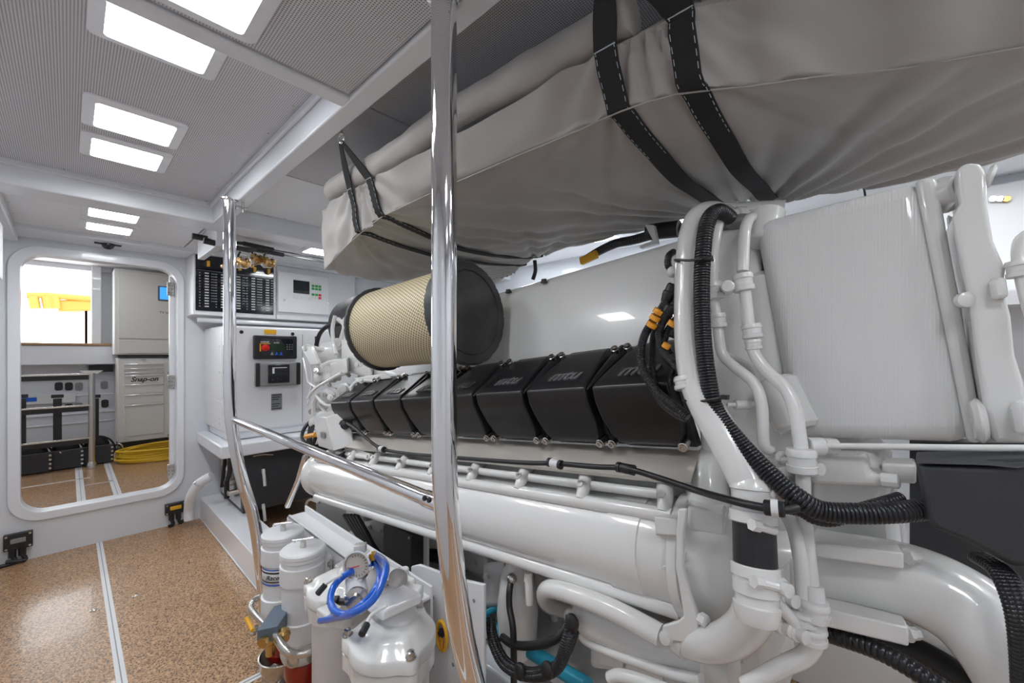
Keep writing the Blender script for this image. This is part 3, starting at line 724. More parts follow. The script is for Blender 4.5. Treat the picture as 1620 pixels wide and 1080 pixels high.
# ------------------------------------------------------------------ guard rail
t = root('guard_rail', 'polished steel guard rail with two tall posts between walkway and engine', 'railing', (.6, 1.46, 0))
def post(y, yb, zb):
    P = [(.512, y, ZB), (.512, y, 1.7), (.512, y, 1.28), (.519, y, 1.08), (.555, y, .83), (.610, y, .60), (.640, y, .35), (.672, yb, zb)]
    o = MB().tube(P, .0255, 36, 10).build('post', 'chrome', t)
    MB().lathe((.512, y, ZB), (0, 0, -1), [(0, .036), (.005, .036), (.007, .029), (.011, .027)], 28).build('top_flange', 'chrome', o)
    MB().lathe((.672, yb, zb), (0, 0, 1), [(0, .045), (.008, .045), (.01, .032), (.02, .030)], 28).build('foot_flange', 'chrome', o)
post(.66, .66, .004); post(2.27, 2.28, .004)
r = MB().cyl((.525, 2.27, 1.09), (.530, .66, 1.083), .0165, 24).build('rail', 'chrome', t)
k = MB()
for y in (.712, .728): k.bolt((.5135, y, 1.092), (-1, 0, .5), .0045, .003)
k.each('rivet', 'dark', r)
MB().cyl((.530, .745, 1.0832), (.530, .68, 1.0832), .0185, 24).build('collar', 'chrome', r)
MB().box(.51, .58, 2.255, 2.285, ZB - .03, ZB - .024).cyl((.565, 2.27, ZB - .05), (.565, 2.27, ZB), .006, 8).build('clip', 'steel', t)

# ------------------------------------------------------------------ grey storage bag slung from the beam
# each station: y, outer-top(x,z), outer-shoulder(x,z), seam(x,z), bottom-mid(x,z), far-bottom(x,z), far-top(x,z), inner-top(x,z); z over the eye
ST = [(1.765, (.80, .585), (.745, .575), (.745, .36), (1.15, .352), (1.72, .41), (1.75, .54), (1.2, .62)),
      (1.74, (.79, .62), (.72, .592), (.725, .352), (1.15, .350), (1.74, .41), (1.77, .57), (1.2, .66)),
      (1.60, (.79, .63), (.705, .598), (.728, .395), (1.13, .385), (1.69, .43), (1.73, .60), (1.2, .69)),
      (1.43, (.79, .63), (.70, .592), (.730, .445), (1.12, .415), (1.64, .45), (1.68, .62), (1.2, .70)),
      (1.30, (.79, .63), (.70, .588), (.740, .475), (1.12, .430), (1.60, .47), (1.64, .64), (1.2, .70)),
      (1.05, (.80, .625), (.70, .583), (.765, .498), (1.12, .450), (1.56, .485), (1.62, .65), (1.2, .70)),
      (.75, (.80, .625), (.70, .578), (.77, .500), (1.12, .455), (1.54, .490), (1.60, .66), (1.2, .70)),
      (.52, (.80, .63), (.70, .578), (.765, .493), (1.12, .455), (1.52, .490), (1.58, .66), (1.2, .70)),
      (.40, (.80, .65), (.705, .582), (.755, .488), (1.10, .450), (1.50, .480), (1.57, .66), (1.2, .70)),
      (.28, (.81, .67), (.735, .60), (.79, .495), (1.12, .455), (1.53, .480), (1.58, .66), (1.2, .72)),
      (.18, (.86, .69), (.80, .62), (.875, .503), (1.16, .475), (1.57, .490), (1.62, .66), (1.25, .73)),
      (.0, (.98, .70), (.90, .645), (1.0, .508), (1.25, .495), (1.64, .497), (1.68, .66), (1.3, .74)),
      (-.17, (1.08, .70), (.99, .66), (1.09, .515), (1.34, .51), (1.67, .505), (1.71, .64), (1.38, .72)),
      (-.28, (1.17, .70), (1.12, .66), (1.18, .52), (1.40, .515), (1.65, .51), (1.68, .62), (1.4, .70))]
def lerp(a, b, t): return a + (b - a) * t
def station(y):
    for a, b in zip(ST, ST[1:]):
        if b[0] <= y <= a[0]:
            u = (a[0] - y) / (a[0] - b[0]); u = u * u * (3 - 2 * u)
            return [tuple(lerp(a[i][j], b[i][j], u) for j in (0, 1)) for i in range(1, 8)]
    return [ST[0 if y > 1 else -1][i] for i in range(1, 8)]
def loop(y, per=30, wr=True):
    q = station(y); out = []; n = 7
    R_ = .22
    for i in range(n):
        p0, p1 = q[i], q[(i + 1) % n]
        pm, pn = q[i - 1], q[(i + 2) % n]
        for k in range(per):
            u = k / per
            # straight panels with only slightly rounded corners
            lin = (lerp(p0[0], p1[0], u), lerp(p0[1], p1[1], u))
            cr = [.5 * (2 * p0[j] + (p1[j] - pm[j]) * u + (2 * pm[j] - 5 * p0[j] + 4 * p1[j] - pn[j]) * u * u + (3 * p0[j] - pm[j] - 3 * p1[j] + pn[j]) * u ** 3) for j in (0, 1)]
            m = .75 if i in (2, 3) else .15
            x, z = lerp(lin[0], cr[0], m), lerp(lin[1], cr[1], m)
            out.append([x, y, z, i + u])
    if wr:
        for o in out:
            x, yy, z, c = o
            if 1 <= c <= 5:
                flat = min(1, .25 + min(abs(yy - q) for q in (1.30, 1.44, .405, .275)) / .045)      # the straps press the cloth flat
                edge = min(1, abs(c - 2) / .12)
                if c > 2:
                    for cx_, cy_, am, fq in ((1.66, .40, .030, 31), (.62, .34, .016, 27), (.60, 1.38, .018, 29), (1.70, 1.40, .020, 27)):
                        dx, dy = x - cx_, yy - cy_; rr = math.hypot(dx, dy); ang = math.atan2(dy, dx)
                        w_ = math.sin(ang * fq + 2.2 * noise.noise(V((ang * 3, rr * 1.5, cx_)))); w_ = abs(w_) ** .7 * (1 if w_ > 0 else -.5)
                        z += am * w_ * math.exp(-rr / .5) * min(1, rr / .14) * edge * flat * (.25 + 1.9 * abs(noise.noise(V((ang * 5, 2, cx_)))))
                    z += .012 * edge * (math.exp(-(yy - 1.37) ** 2 / .012) + math.exp(-(yy - .34) ** 2 / .012))
                    z += (.010 * noise.noise(V((x * 2.2, yy * 3.0, 7))) + .003 * noise.noise(V((x * 8, yy * 8, 3)))) * edge
                else:
                    for ys in (1.37, .34):
                        d = yy - ys; ang = math.atan2(d, .66 - z)
                        x += .010 * math.exp(-abs(d) / .2) * math.sin(ang * 21 + ys) * flat
                    x += (.012 * noise.noise(V((z * 9, yy * 4, 5))) + .006 * noise.noise(V((z * 20, yy * 11, 1)))) * min(1, edge * 1.0)
                z += .004 * noise.noise(V((x * 2, yy * 5, 11)))
            o[0], o[2] = x, z
    return [V((o[0], o[1], o[2] + 1.4)) for o in out]
t = root('storage_bag', 'long grey fabric bag slung under the ceiling above the engine by black straps', 'storage bag', (1.15, .8, 1.75))
ys = [1.765 - k * 2.045 / 240 for k in range(241)]
bag = MB().loft([loop(y) for y in ys]).build('bag_body', 'bag', t, ang=80)
# rolled flap along the outer top edge
secs = []
for k in range(120):
    y = 1.66 - k * 1.30 / 119
    a = station(y); cx = a[1][0] + .012; cz = .640 + .008 * math.sin(y * 9) + 1.4
    rr = .040 + .006 * noise.noise(V((y * 6, 0, 0)))
    if k == 0: rr *= .6
    secs.append([V((cx + (rr + .006 * noise.noise(V((y * 14, math.cos(i * PI / 9) * 1.2, 4)))) * math.cos(i * PI / 9) * .9, y, cz + (rr + .005 * noise.noise(V((y * 12, math.sin(i * PI / 9), 8)))) * math.sin(i * PI / 9))) for i in range(18)])
MB().loft(secs).build('rolled_flap', 'bag', t, ang=80)
secs = []
for k in range(60):
    y = .25 - k * .62 / 59; a = station(y); cx = a[1][0] + .02; cz = a[1][1] + 1.4 + .06
    rr = .05 + .01 * noise.noise(V((y * 6, 3, 0)))
    secs.append([V((cx + rr * math.cos(i * PI / 9) * .8, y, cz + rr * .8 * math.sin(i * PI / 9))) for i in range(18)])
MB().loft(secs).build('rolled_flap', 'bag', t, ang=80)
# piping along the bottom seam
MB().tube([V((station(y)[2][0] - .001, y, station(y)[2][1] + 1.397)) for y in [1.8 - .1 * k for k in range(21)]], .0018, 6, 2).build('seam_piping', 'bag', t)
# straps
def strap(y, hook, w=.028, y1=None, label=None):
    L = loop(y, 12, True); C0 = V((1.15, y, 1.95))
    path = L[12:12 * 4 + 8]
    pts = [V(hook)] + [p + (p - C0).normalized() * .009 for p in path]
    pts[1] = pts[1] * 1; pts = resample(spline([pts[0]] + pts[1:], 3), .02)
    secs = []
    for i, p in enumerate(pts):
        d = (pts[min(i + 1, len(pts) - 1)] - pts[max(i - 1, 0)]).normalized()
        side = V((0, 1, 0)); side = (side - d * side.dot(d)).normalized(); nrm = d.cross(side)
        f = min(1, .45 + i * .12)
        secs.append([p - side * w * f - nrm * .0015, p + side * w * f - nrm * .0015, p + side * w * f + nrm * .0015, p - side * w * f + nrm * .0015])
    o = MB().loft(secs).build('strap', 'strap', t, ang=50)
    st = MB()
    i0 = min(range(len(pts)), key=lambda i: (pts[i] - path[0]).length)
    for sgn in (-1, 1):
        for i in range(i0, min(i0 + 16, len(pts) - 1)):
            a, b = pts[i], pts[i + 1]; d = (b - a).normalized(); n_ = d.cross(V((0, 1, 0))).normalized() * -.0025
            for q in (-1, 1):
                c = a + V((0, sgn * w * .85, 0)) - n_ * q
                st.tube([c, c + (b - a) * .55], .0007, 4, 0)
    d = (pts[i0 + 1] - pts[i0]).normalized(); n_ = d.cross(V((0, 1, 0))).normalized() * .0025
    for q in (-1, 1): st.tube([pts[i0] - V((0, w * .95, 0)) + n_ * q, pts[i0] + V((0, w * .95, 0)) + n_ * q], .0012, 5, 0)
    st.build('stitching', 'thread', o)
hk = V((.615, 1.34, 2.10)); strap(1.30, hk, .019); strap(1.44, hk + V((0, .01, 0)), .016)
hk2 = V((.62, .36, 2.09)); strap(.405, hk2, .0235); strap(.275, hk2 + V((0, -.02, 0)), .0235)
for h in (hk, hk2):
    o = MB().tube([h + V((0, 0, .03)), h + V((-.004, .012, .015)), h + V((0, 0, -.006)), h + V((.004, -.012, .015))], .003, 8, 6, closed=True).build('hook', 'chrome', t)
    MB().cyl(h + V((0, 0, .025)), h + V((0, 0, .05)), .005, 8).build('eye_bolt', 'steel', o)
# far straps' other side seen below the tip of the bag
tag(MB().tube([PX(846, 412, 1.9), PX(847, 428, 1.9), PX(843, 442, 1.9)], .012, 6).build('hanging_strap', 'strap'), 'short black strap end hanging below the tip of the grey bag', 'strap')

# ------------------------------------------------------------------ fuel filters beside the walkway
FX = .62
def fuel_filter(y, label, nr):
    t = root('fuel_filter', label, 'filter', (FX, y, .03), 'white fuel filter canisters beside the walkway')
    c = V((FX, y, 0)); up = V((0, 0, 1)); Zt = .645; R = .078
    MB().lathe(c + up * .31, up, [(0, R), (.004, R * 1.04), (.075, R * 1.04), (.078, R * .95), (.215, R * .95), (.218, R * 1.04), (.280, R * 1.04), (.283, R * .97), (.30, R * .97), (.303, R * 1.02), (.315, R * 1.02)], 48).build('canister', 'white', t)
    l_ = MB().lathe(c + up * (Zt - .02), up, [(0, R * 1.0), (.002, R * 1.04), (.015, R * 1.04), (.02, R * .98), (.0205, .01)], 48).build('lid', 'white', t)
    MB().cyl(c + up * Zt, c + up * (Zt + .03), .011, 14).build('spindle', 'steel', l_)
    MB().cyl(c + V((-.032, .016, Zt + .030)), c + V((.032, -.016, Zt + .030)), .0065, 12).ball(c + V((-.03, .012, Zt + .028)), .007, 8).ball(c + V((.03, -.012, Zt + .028)), .007, 8).build('t_handle', 'chrome', l_)
    hd = MB().lathe(c + up * .225, up, [(0, R * .8), (.01, R * .95), (.03, R * 1.02), (.07, R * 1.02), (.085, R * .96)], 40).build('base_casting', 'cast', t)
    for a in (-2.4, -1.5):
        d = V((math.cos(a), math.sin(a), 0)); MB().lathe(c + up * .262 + d * R * .9, d, [(0, .025), (.014, .024), (.016, .016), (.010, .014)], 20).build('port', 'steel', hd)
    MB().lathe(c + up * .105, up, [(0, R * .55), (.02, R * .76), (.05, R * .86), (.12, R * .86)], 32).build('sight_bowl', 'redglass', t)
    MB().lathe(c + up * .03, up, [(0, R * .6), (.02, R * .9), (.06, R * 1.12), (.10, R * 1.18), (.102, R * 1.12), (.06, R * 1.04), (.03, R * .8)], 40).build('drip_cup', 'steel', t)
    MB().box(FX + .05, FX + .10, y - .045, y + .045, .50, .60).build('mounting_lug', 'white', t, bevel=.02, seg=4)
    k = MB()
    for dy in (-.06, .02): k.lathe((FX + .085, y + dy - .06, .565), (-1, -.4, 0), [(0, .016), (.004, .016), (.006, .010), (.012, .009)], 12)
    k.each('screw', 'steel', t)
    if nr:
        st = []; a0, a1 = 2.6, 4.9
        mb = MB(); n_ = 20
        for z in (.45, .52):
            for i in range(n_ + 1):
                a = a0 + (a1 - a0) * i / n_; mb.v.append(c + V((math.cos(a) * R * .985, math.sin(a) * R * .985, z)))
        mb.f = [(i, i + 1, n_ + 2 + i, n_ + 1 + i) for i in range(n_)]
        lb = mb.build('printed_label', 'label', t, solid=.0006)
        for z0, z1, m_ in ((.452, .457, 'blue'), (.513, .518, 'blue'), (.500, .507, 'ink'), (.465, .469, 'ink')):
            mb = MB()
            for z in (z0, z1):
                for i in range(n_ + 1):
                    a = a0 + .1 + (a1 - a0 - .2) * i / n_; mb.v.append(c + V((math.cos(a) * R * .994, math.sin(a) * R * .994, z)))
            mb.f = [(i, i + 1, n_ + 2 + i, n_ + 1 + i) for i in range(n_)]; mb.build('stripe', m_, lb, solid=.0006)
        text('lettering', 'Racor', c + V((math.cos(3.95) * R * 1.0, math.sin(3.95) * R * 1.0, .485)), (math.cos(3.95 + PI / 2), math.sin(3.95 + PI / 2), 0), up, .026, 'ink', lb, shear=.3)
    return t
fuel_filter(1.68, 'nearer white fuel filter canister with red sight bowl beside the blue hose', 0)
fuel_filter(1.90, 'farther white fuel filter canister with blue-edged printed label', 1)
# changeover valve with steel piping
t = root('changeover_valve', 'blue-grey valve block with yellow lever and bent steel pipes before the filters', 'valve', (.5, 1.75, .2))
pc = PX(437, 984, .52)
MB().obox(pc, (.028, -.02, .004), (.045, .055, 0), (0, 0, .026)).build('valve_block', 'bluegrey', t, bevel=.003)
MB().lathe(pc + V((-.02, -.03, -.01)), (-.7, -.5, -.1), [(0, .022), (.02, .022), (.022, .016), (.04, .016), (.042, .02), (.055, .02)], 6).build('valve_neck', 'brass', t)
MB().lathe(pc + V((0, -.065, -.01)), (-.1, -.9, -.2), [(0, .024), (.015, .024), (.02, .018), (.03, .018)], 16).build('union', 'brass', t)
a = PX(400, 1000, .47); MB().ball(a, .013, 12).tube([a, a + V((.02, .02, 0))], .01, 10, 0).build('valve_stem', 'steel', t)
MB().tube([PX(400, 997, .465), PX(394, 985, .465), PX(389, 977, .46)], .008, 8, 2).build('lever', 'yellow', t)
MB().tube([PX(414, 943, .56), PX(402, 949, .54), PX(397, 962, .52), PX(407, 975, .52), PX(424, 990, .52), PX(436, 984, .52)], .0125, 14).build('pipe', 'steel', t)
MB().tube([PX(432, 992, .5), PX(440, 1010, .5), PX(452, 1028, .5), PX(470, 1034, .53), PX(492, 1030, .57)], .0145, 14).build('pipe', 'steel', t)
a = PX(428, 1010, .53); MB().cyl(a + V((0, 0, -.02)), a + V((0, 0, .02)), .013, 6).cyl(a + V((0, 0, -.06)), a + V((0, 0, -.02)), .018, 12).build('drain_fitting', 'brass', t)
# white channel bracket behind the filters
t = root('filter_bracket', 'white channel bracket running behind the fuel filters and strainer', 'bracket', (.75, 1.6, 0))
MB().box(.725, .735, 1.10, 2.15, .25, .615).box(.725, .80, 1.10, 2.15, .60, .61).box(.80, .81, 1.10, 2.15, .5, .64).build('channel', 'white', t, bevel=.003)
MB().box(.73, .80, 1.3, 1.34, 0, .6).box(.73, .80, 2.05, 2.09, 0, .6).build('upright', 'white', t)

# ------------------------------------------------------------------ duplex sea strainer
t = root('sea_strainer', 'white twin-lidded sea strainer with gauge beside the near rail post', 'strainer', (.63, 1.2, 0))
def pot(c, R, rot):
    up = V((0, 0, 1)); c = V(c)
    def ring(k, n):
        a = 2 * PI * k / n + rot; q = max(0, math.cos(3 * a)) ** 6; return 1 + .20 * q
    MB().lathe(V((c.x, c.y, 0)), up, [(0, R * .8), (.03, R * .86), (c.z - .1, R * .86), (c.z - .09, R * .9)], 48).build('body', 'white', t)
    MB().lathe(c - up * .10, up, [(0, R * .92), (.005, R * .99), (.045, R * .99), (.048, R * .94)], 90, ring).build('body_flange', 'engine', t, ang=50)
    ld = MB().lathe(c - up * .05, up, [(0, R * .97), (.004, R * 1.02), (.032, R * 1.02), (.038, R * .97), (.042, R * .80), (.055, R * .70), (.062, R * .56), (.064, .02)], 90, lambda k, n: 1 + .17 * max(0, math.cos(3 * (2 * PI * k / n + rot))) ** 6).build('lid', 'engine', t, ang=50)
    bs = MB()
    x, y = basis(up)
    for i in range(3):
        a = (2 * PI * i / 3) - rot; d = x * math.cos(a) + y * math.sin(a); p = c + d * R * 1.06
        MB().lathe(p - up * .012, up, [(0, .014), (.004, .014), (.005, .0095), (.016, .0095), (.018, .006)], 12).cyl(p - up * .05, p, .005, 8).build('lid_bolt', 'steel', ld)
    return ld
R1 = .112
pc1 = PX(622, 992, .60); pc2 = PX(541, 915, .625)
l1 = pot((pc1.x, pc1.y, pc1.z), R1, -.87); l2 = pot((pc2.x, pc2.y, pc2.z), R1 * .95, -.75)
# domed nose and squared neck on each lid, manifold between
MB().ball(PX(632, 985, .63), .058, 24, (1.0, 1.0, .85)).build('dome', 'engine', l1)
MB().obox(PX(640, 950, .68), (.05, .035, 0), (-.022, .032, 0), (0, 0, .020)).build('neck_block', 'engine', l1, bevel=.006)
MB().ball(pc2 + V((.04, -.01, 0)), .06, 20, (1, 1, .8)).build('dome', 'engine', l2)
MB().hexa([PX(*p) for p in ((528, 905, .66), (590, 958, .66), (625, 935, .74), (560, 885, .76), (528, 893, .66), (590, 942, .66), (625, 920, .74), (560, 874, .76))]).build('manifold', 'engine', t, bevel=.006)
MB().hexa([PX(*p) for p in ((562, 940, .62), (602, 972, .62), (660, 935, .74), (604, 900, .76), (564, 918, .64), (604, 948, .64), (660, 912, .74), (606, 884, .76))]).build('crossover_casting', 'engine', t, bevel=.012, seg=3)
MB().cyl(PX(562, 915, .60), PX(566, 940, .59), .03, 20).build('selector_hub', 'white', t)
a = PX(565, 945, .57); MB().lathe(a, (-.6, -.7, .1), [(0, .032), (.012, .032), (.016, .02), (.03, .018)], 20).build('selector_dial', 'steel', t)
MB().tube([PX(556, 952, .57), PX(532, 951, .56)], .010, 10, 0).lathe(PX(535, 951, .56), (-.6, .6, 0), [(0, .016), (.03, .014)], 12).build('knob', 'rubber', t)
for (p, q, r_) in (((540, 909, .55), (517, 922, .52), (511, 929, .51)), ((612, 958, .55), (588, 972, .52), (578, 992, .49))):
    o = MB().tube([PX(*p), PX(*q), PX(*r_)], .0045, 8).build('air_lever', 'print', t)
    e_ = PX(*r_); d = (PX(*r_) - PX(*q)).normalized(); MB().cyl(e_ - d * .01, e_ + d * .022, .009, 12, .002).build('lever_grip', 'dark', o)
for px, py, X in ((613, 930, .68), (632, 908, .72), (565, 930, .62), (592, 898, .7)):
    a = PX(px, py, X); MB().bolt(a, (0, 0, 1), .010, .012).cyl(a, a + V((0, 0, .022)), .004, 8).build('stud', 'steel', t)
for px, py, X in ((628, 912, .72), (640, 905, .74), (568, 880, .72), (590, 878, .72)):
    a = PX(px, py, X); MB().cyl(a - V((0, 0, .03)), a + V((0, 0, .015)), .014, 14, .003).build('boss', 'engine', t)
a = PX(632, 912, .70); MB().lathe(a, (-.75, -.6, .1), [(0, .02), (.01, .03), (.014, .03), (.015, .01)], 20).build('butterfly_cap', 'steel', t)
MB().box(.62, .70, .98, 1.0, .02, .2).build('foot', 'white', t)
# gauge
g_ = PX(567, 893, .60); n_ = V((-.80, -.58, .14)).normalized()
gd = root('pressure_gauge', 'round steel pressure gauge on top of the sea strainer', 'gauge', g_ - V((0, 0, .06)))
MB().lathe(g_ - n_ * .03, n_, [(0, .036), (.003, .040), (.03, .040), (.034, .044), (.040, .044), (.042, .039), (.030, .037)], 36).build('case', 'chrome', gd)
MB().lathe(g_ + n_ * .002, n_, [(0, .037), (.004, .037)], 32).build('dial', 'sight', gd)
x, y = basis(n_)
k = MB()
for i in range(17):
    a = i * PI * 1.6 / 16 + .3; d = x * math.cos(a) + y * math.sin(a); k.tube([g_ + n_ * .0065 + d * .026, g_ + n_ * .0065 + d * .032], .0009, 4, 0)
k.build('scale', 'ink', gd)
MB().tube([g_ + n_ * .007 - x * .006, g_ + n_ * .007 + x * .026 + y * .01], .0012, 5, 0).build('needle', 'red', gd)
MB().cyl(g_ - n_ * .01 - V((0, 0, .035)), g_ - n_ * .01 - V((0, 0, .075)), .012, 6).build('stem', 'brass', gd)
MB().obox(g_ - n_ * .012 + V((.0, .0, .048)), (.014, -.01, 0), (.008, .01, 0), (0, 0, .012)).build('top_cap', 'engine', gd, bevel=.003)
MB().obox(g_ - n_ * .012 + V((.028, -.028, .022)), (.004, -.003, 0), (.006, .008, 0), (0, 0, .010)).build('yellow_tag', 'yellow', gd)
# blue hose
MB().hexa(T((500, 975, .50), (516, 990, .50), (540, 972, .54), (528, 962, .54), (500, 962, .50), (516, 975, .50), (540, 958, .54), (528, 950, .54))).build('outlet_block', 'engine', t, bevel=.004)
MB().hexa(T((580, 968, .56), (604, 984, .56), (668, 955, .66), (640, 938, .66), (581, 950, .57), (605, 966, .57), (668, 938, .66), (640, 922, .66))).build('lid_bridge', 'engine', t, bevel=.006)
tag(MB().tube(T((507, 981, .505), (530, 977, .505), (560, 969, .50), (590, 948, .53), (607, 915, .57), (610, 893, .60), (598, 880, .64), (585, 877, .66), (584, 880, .67), (596, 893, .64), (601, 912, .60), (592, 935, .57), (572, 957, .52), (548, 971, .505), (530, 966, .50), (523, 950, .51), (527, 930, .53), (540, 914, .56), (557, 903, .58)), .0098, 16, 8).build('blue_hose', 'blue'), 'bright blue rubber hose coiled in a loop around the pressure gauge', 'hose')
# panel beside the strainer with amber pull ring
t = root('riveted_plate', 'white riveted plate between the sea strainer and the near rail post', 'panel', (.82, .9, 0))
pts = T((650, 896, .83), (662, 893, .83), (722, 915, .83), (765, 925, .83)); yb_ = pts[-1].y
MB().prism([V((.83, pts[0].y, 0)), *pts, V((.83, yb_, 0))], (.012, 0, 0)).build('sheet', 'white', t, bevel=.003)
k = MB()
for px, py in ((685, 944), (717, 943), (685, 1052), (717, 1051), (750, 950), (750, 1050)): k.lathe(PX(px, py, .83), (-1, 0, 0), [(0, .006), (.002, .005)], 10)
k.each('rivet', 'grey', t)
a = PX(701, 1004, .828)
rg = root('pull_ring', 'amber oval pull ring fixed to the white riveted plate', 'handle', a - V((0, 0, .06)))
oval = [a + V((-.006, math.cos(i * PI / 12) * .026, math.sin(i * PI / 12) * .046)) for i in range(24)]
MB().tube(oval, .0055, 10, 1, closed=True).build('ring', 'yellow', rg)
MB().prism([a + V((0, math.cos(i * PI / 12) * .024, math.sin(i * PI / 12) * .044)) for i in range(24)], (-.002, 0, 0)).build('window', 'sight', rg)
MB().box(a.x - .010, a.x - .002, a.y - .007, a.y + .007, a.z - .04, a.z - .005).build('latch', 'orange', rg, bevel=.003)
MB().lathe(a + V((-.002, 0, .01)), (-1, 0, 0), [(0, .014), (.006, .014), (.008, .008), (.014, .008)], 14).build('hub', 'dark', rg)
# black relay box
a0, a1 = PX(606, 886, .93), PX(640, 842, .93)
t = root('relay_box', 'black box on a white plate under the long white cooler', 'control box', (.96, a0.y, a0.z))
b0 = PX(606, 870, .93); b1 = PX(650, 880, .93)
MB().box(.93, 1.0, b1.y, b0.y, a0.z, a1.z).build('case', 'dark', t, bevel=.004)
k = MB()
for y_ in (b1.y + .012, b0.y - .012):
    for z_ in (a0.z + .012, a1.z - .012): k.bolt((.93, y_, z_), (-1, 0, 0), .004, .003)
k.each('screw', 'steel', t)
MB().box(.99, 1.0, b1.y - .03, b0.y + .03, a0.z - .03, a1.z + .03).build('back_plate', 'engine', t, bevel=.004)
MB().box(.995, 1.05, b1.y - .02, b0.y + .02, .1, a0.z).build('stand', 'cast', t)
# ------------------------------------------------------------------ THE ENGINE
t = root('marine_engine', 'large white marine diesel engine with a row of black valve covers and air filters', 'engine', (1.4, .9, .1))
def tub(name, m, pts, r, n=16, sm=8, par=None, **k): return MB().tube(T(*pts), r, n, sm, **k).build(name, m, par or t)
# crankcase and pan
blk = MB().ebox(1.15, 2.05, .30, 2.32, -.78, -.24).build('crankcase', 'cast', t, bevel=.02)
MB().ebox(1.22, 1.95, .40, 2.2, -1.20, -.78).build('oil_pan', 'engine', t, bevel=.04)
k = MB()
for i in range(7):
    s_ = .50 + i * .25
    k.ebox(1.12, 1.16, s_, s_ + .03, -.76, -.30)
    k.ebox(1.20, 1.24, s_, s_ + .02, -1.15, -.80)
k.each('crankcase_rib', 'cast', blk, bevel=.006)
k = MB()
for i in range(16): k.bolt(E(1.149, .36 + i * .125, -.735), (-1, 0, 0), .009, .01)
k.each('pan_bolt', 'cast', blk)
# charge air housing on top of the bank
ah = MB()
a = [(1.140, .076), (1.186, .350), (1.205, .374), (1.70, .374), (1.75, .30), (1.75, .078)]
ah.loft([[E(x, s_, h) for x, h in a] for s_ in (.36, 2.30)]).build('air_housing', 'engine', t, bevel=.012, seg=3)
MB().ebox(1.14, 1.152, .40, 2.26, .074, .088).build('housing_flange', 'engine', t, bevel=.003)
# small studs on the housing top edge
k = MB()
for i in range(8): k.bolt(E(1.18, .9 + i * .18, .356), HD, .010, .012)
k.each('housing_bolt', 'dark', t)

# valve covers
S0, PITCH = .362, .2228
prof = [(.0, 1.000, -.186), (.18, .982, -.150), (.46, .930, -.052), (.50, .922, -.043), (.54, .930, -.033), (.80, 1.030, .030), (1.0, 1.108, .079)]
def pv(v):
    for (a, x0, h0), (b, x1, h1) in zip(prof, prof[1:]):
        if a <= v <= b: u = (v - a) / (b - a); return lerp(x0, x1, u), lerp(h0, h1, u)
    return prof[-1][1:]
def cover_n(v): return (-.70, -.36) if v < .48 else (-.53, .85)
def cover(i, par):
    s0 = S0 + i * PITCH; s1 = s0 + PITCH
    base = MB(); rows = [j / 20 for j in range(21)]
    vs = []; body = []
    NC = 8
    grid = []
    for v in rows:
        x, h = pv(v); nx, nh = cover_n(v)
        up_ = max(0, v - .5) * 2
        m0 = .012 + .030 * max(0, (.30 - v) / .30) ** 1.6 + .012 * up_   # near side margin
        m1 = .012 + .042 * max(0, (.34 - v) / .34) ** 1.4 + .062 * up_ ** 1.2
        out = .020 * min(1, v / .10) * min(1, (1 - v) / .06 + .05)
        row = [E(x + .030, s0 + m0 - .008, h)] + [E(x + nx * out * .9, lerp(s0 + m0, s1 - m1, c / NC), h + nh * out * .9) for c in range(NC + 1)] + [E(x + .030, s1 - m1 + .008, h)]
        grid.append(row)
    o = MB().loft(grid, caps=True, closed=True).build('valve_cover', 'cover', par, ang=38, bevel=.004)
    # sunk flange behind the cover
    MB().loft([[E(pv(v)[0] + .016, s0 + .0015, pv(v)[1]), E(pv(v)[0] + .016, s1 - .0015, pv(v)[1]), E(pv(v)[0] + .05, s1 - .0015, pv(v)[1] - .0), E(pv(v)[0] + .05, s0 + .0015, pv(v)[1])] for v in rows]).build('flange', 'cover', o, ang=30)
    # raised rib that runs up to the upper screws
    MB().tube([E(pv(v)[0] - .002 + .008 * (v - .5), s0 + .014 - .085 * (v - .5), pv(v)[1] + .004) for v in (.52, .6, .7, .8, .9, .94)], lambda u: .003 + .016 * min(1, u * 1.3), 14).build('rib', 'cover', o)
    k = MB()
    for s_, v, n_ in ((s0 + .020, .035, (-.75, 0, -.3)), (s1 - .016, .035, (-.75, 0, -.3)), (s0 - .018, .88, (-.6, 0, .75)), (s1 - .055, .89, (-.6, 0, .75))):
        x, h = pv(v); k.lathe(E(x + (-.012 if v < .5 else -.018), s_, h + (0 if v < .5 else .018)), V(n_), [(-.02, .0115), (.006, .0115), (.007, .0095), (.012, .0095), (.012, .005), (.007, .005)], 14)
    k.each('screw', 'steel', o)
    x, h = pv(.64); x2, h2 = pv(.9)
    up = (E(x2, 0, h2) - E(x, 0, h)).normalized()
    nn = V((-.53, .0, .85)).normalized()
    text('lettering', 'mtu', E(x - .53 * .0185, (s0 + s1) / 2 - .02, h + .85 * .0185), -SD, up, .052, mat('moulded_letters', (.035, .035, .038), .25) if 'moulded_letters' not in bpy.data.materials else bpy.data.materials['moulded_letters'], o, ext=.0012, shear=.35, bold=.002) if False else text('lettering', 'mtu', E(x - .53 * .0205, (s0 + s1) / 2 - .01, h + .85 * .0205), -SD, up, .062, 'letters', o, ext=.002, shear=.35, bold=.0015)
    return o
M['letters'] = mat('moulded_letters', (.13, .13, .135), .25)
for i in range(8): cover(i, t)
# bright sheet tray below the covers
MB().add([E(*p) for p in ((1.02, .36, -.195), (1.02, 2.22, -.195), (.945, 2.22, -.252), (.945, .36, -.252), (.955, 2.22, -.262), (.955, .36, -.262))], [(0, 1, 2, 3), (3, 2, 4, 5)]).build('sheet_tray', 'alu', t, solid=.002, smooth=False)
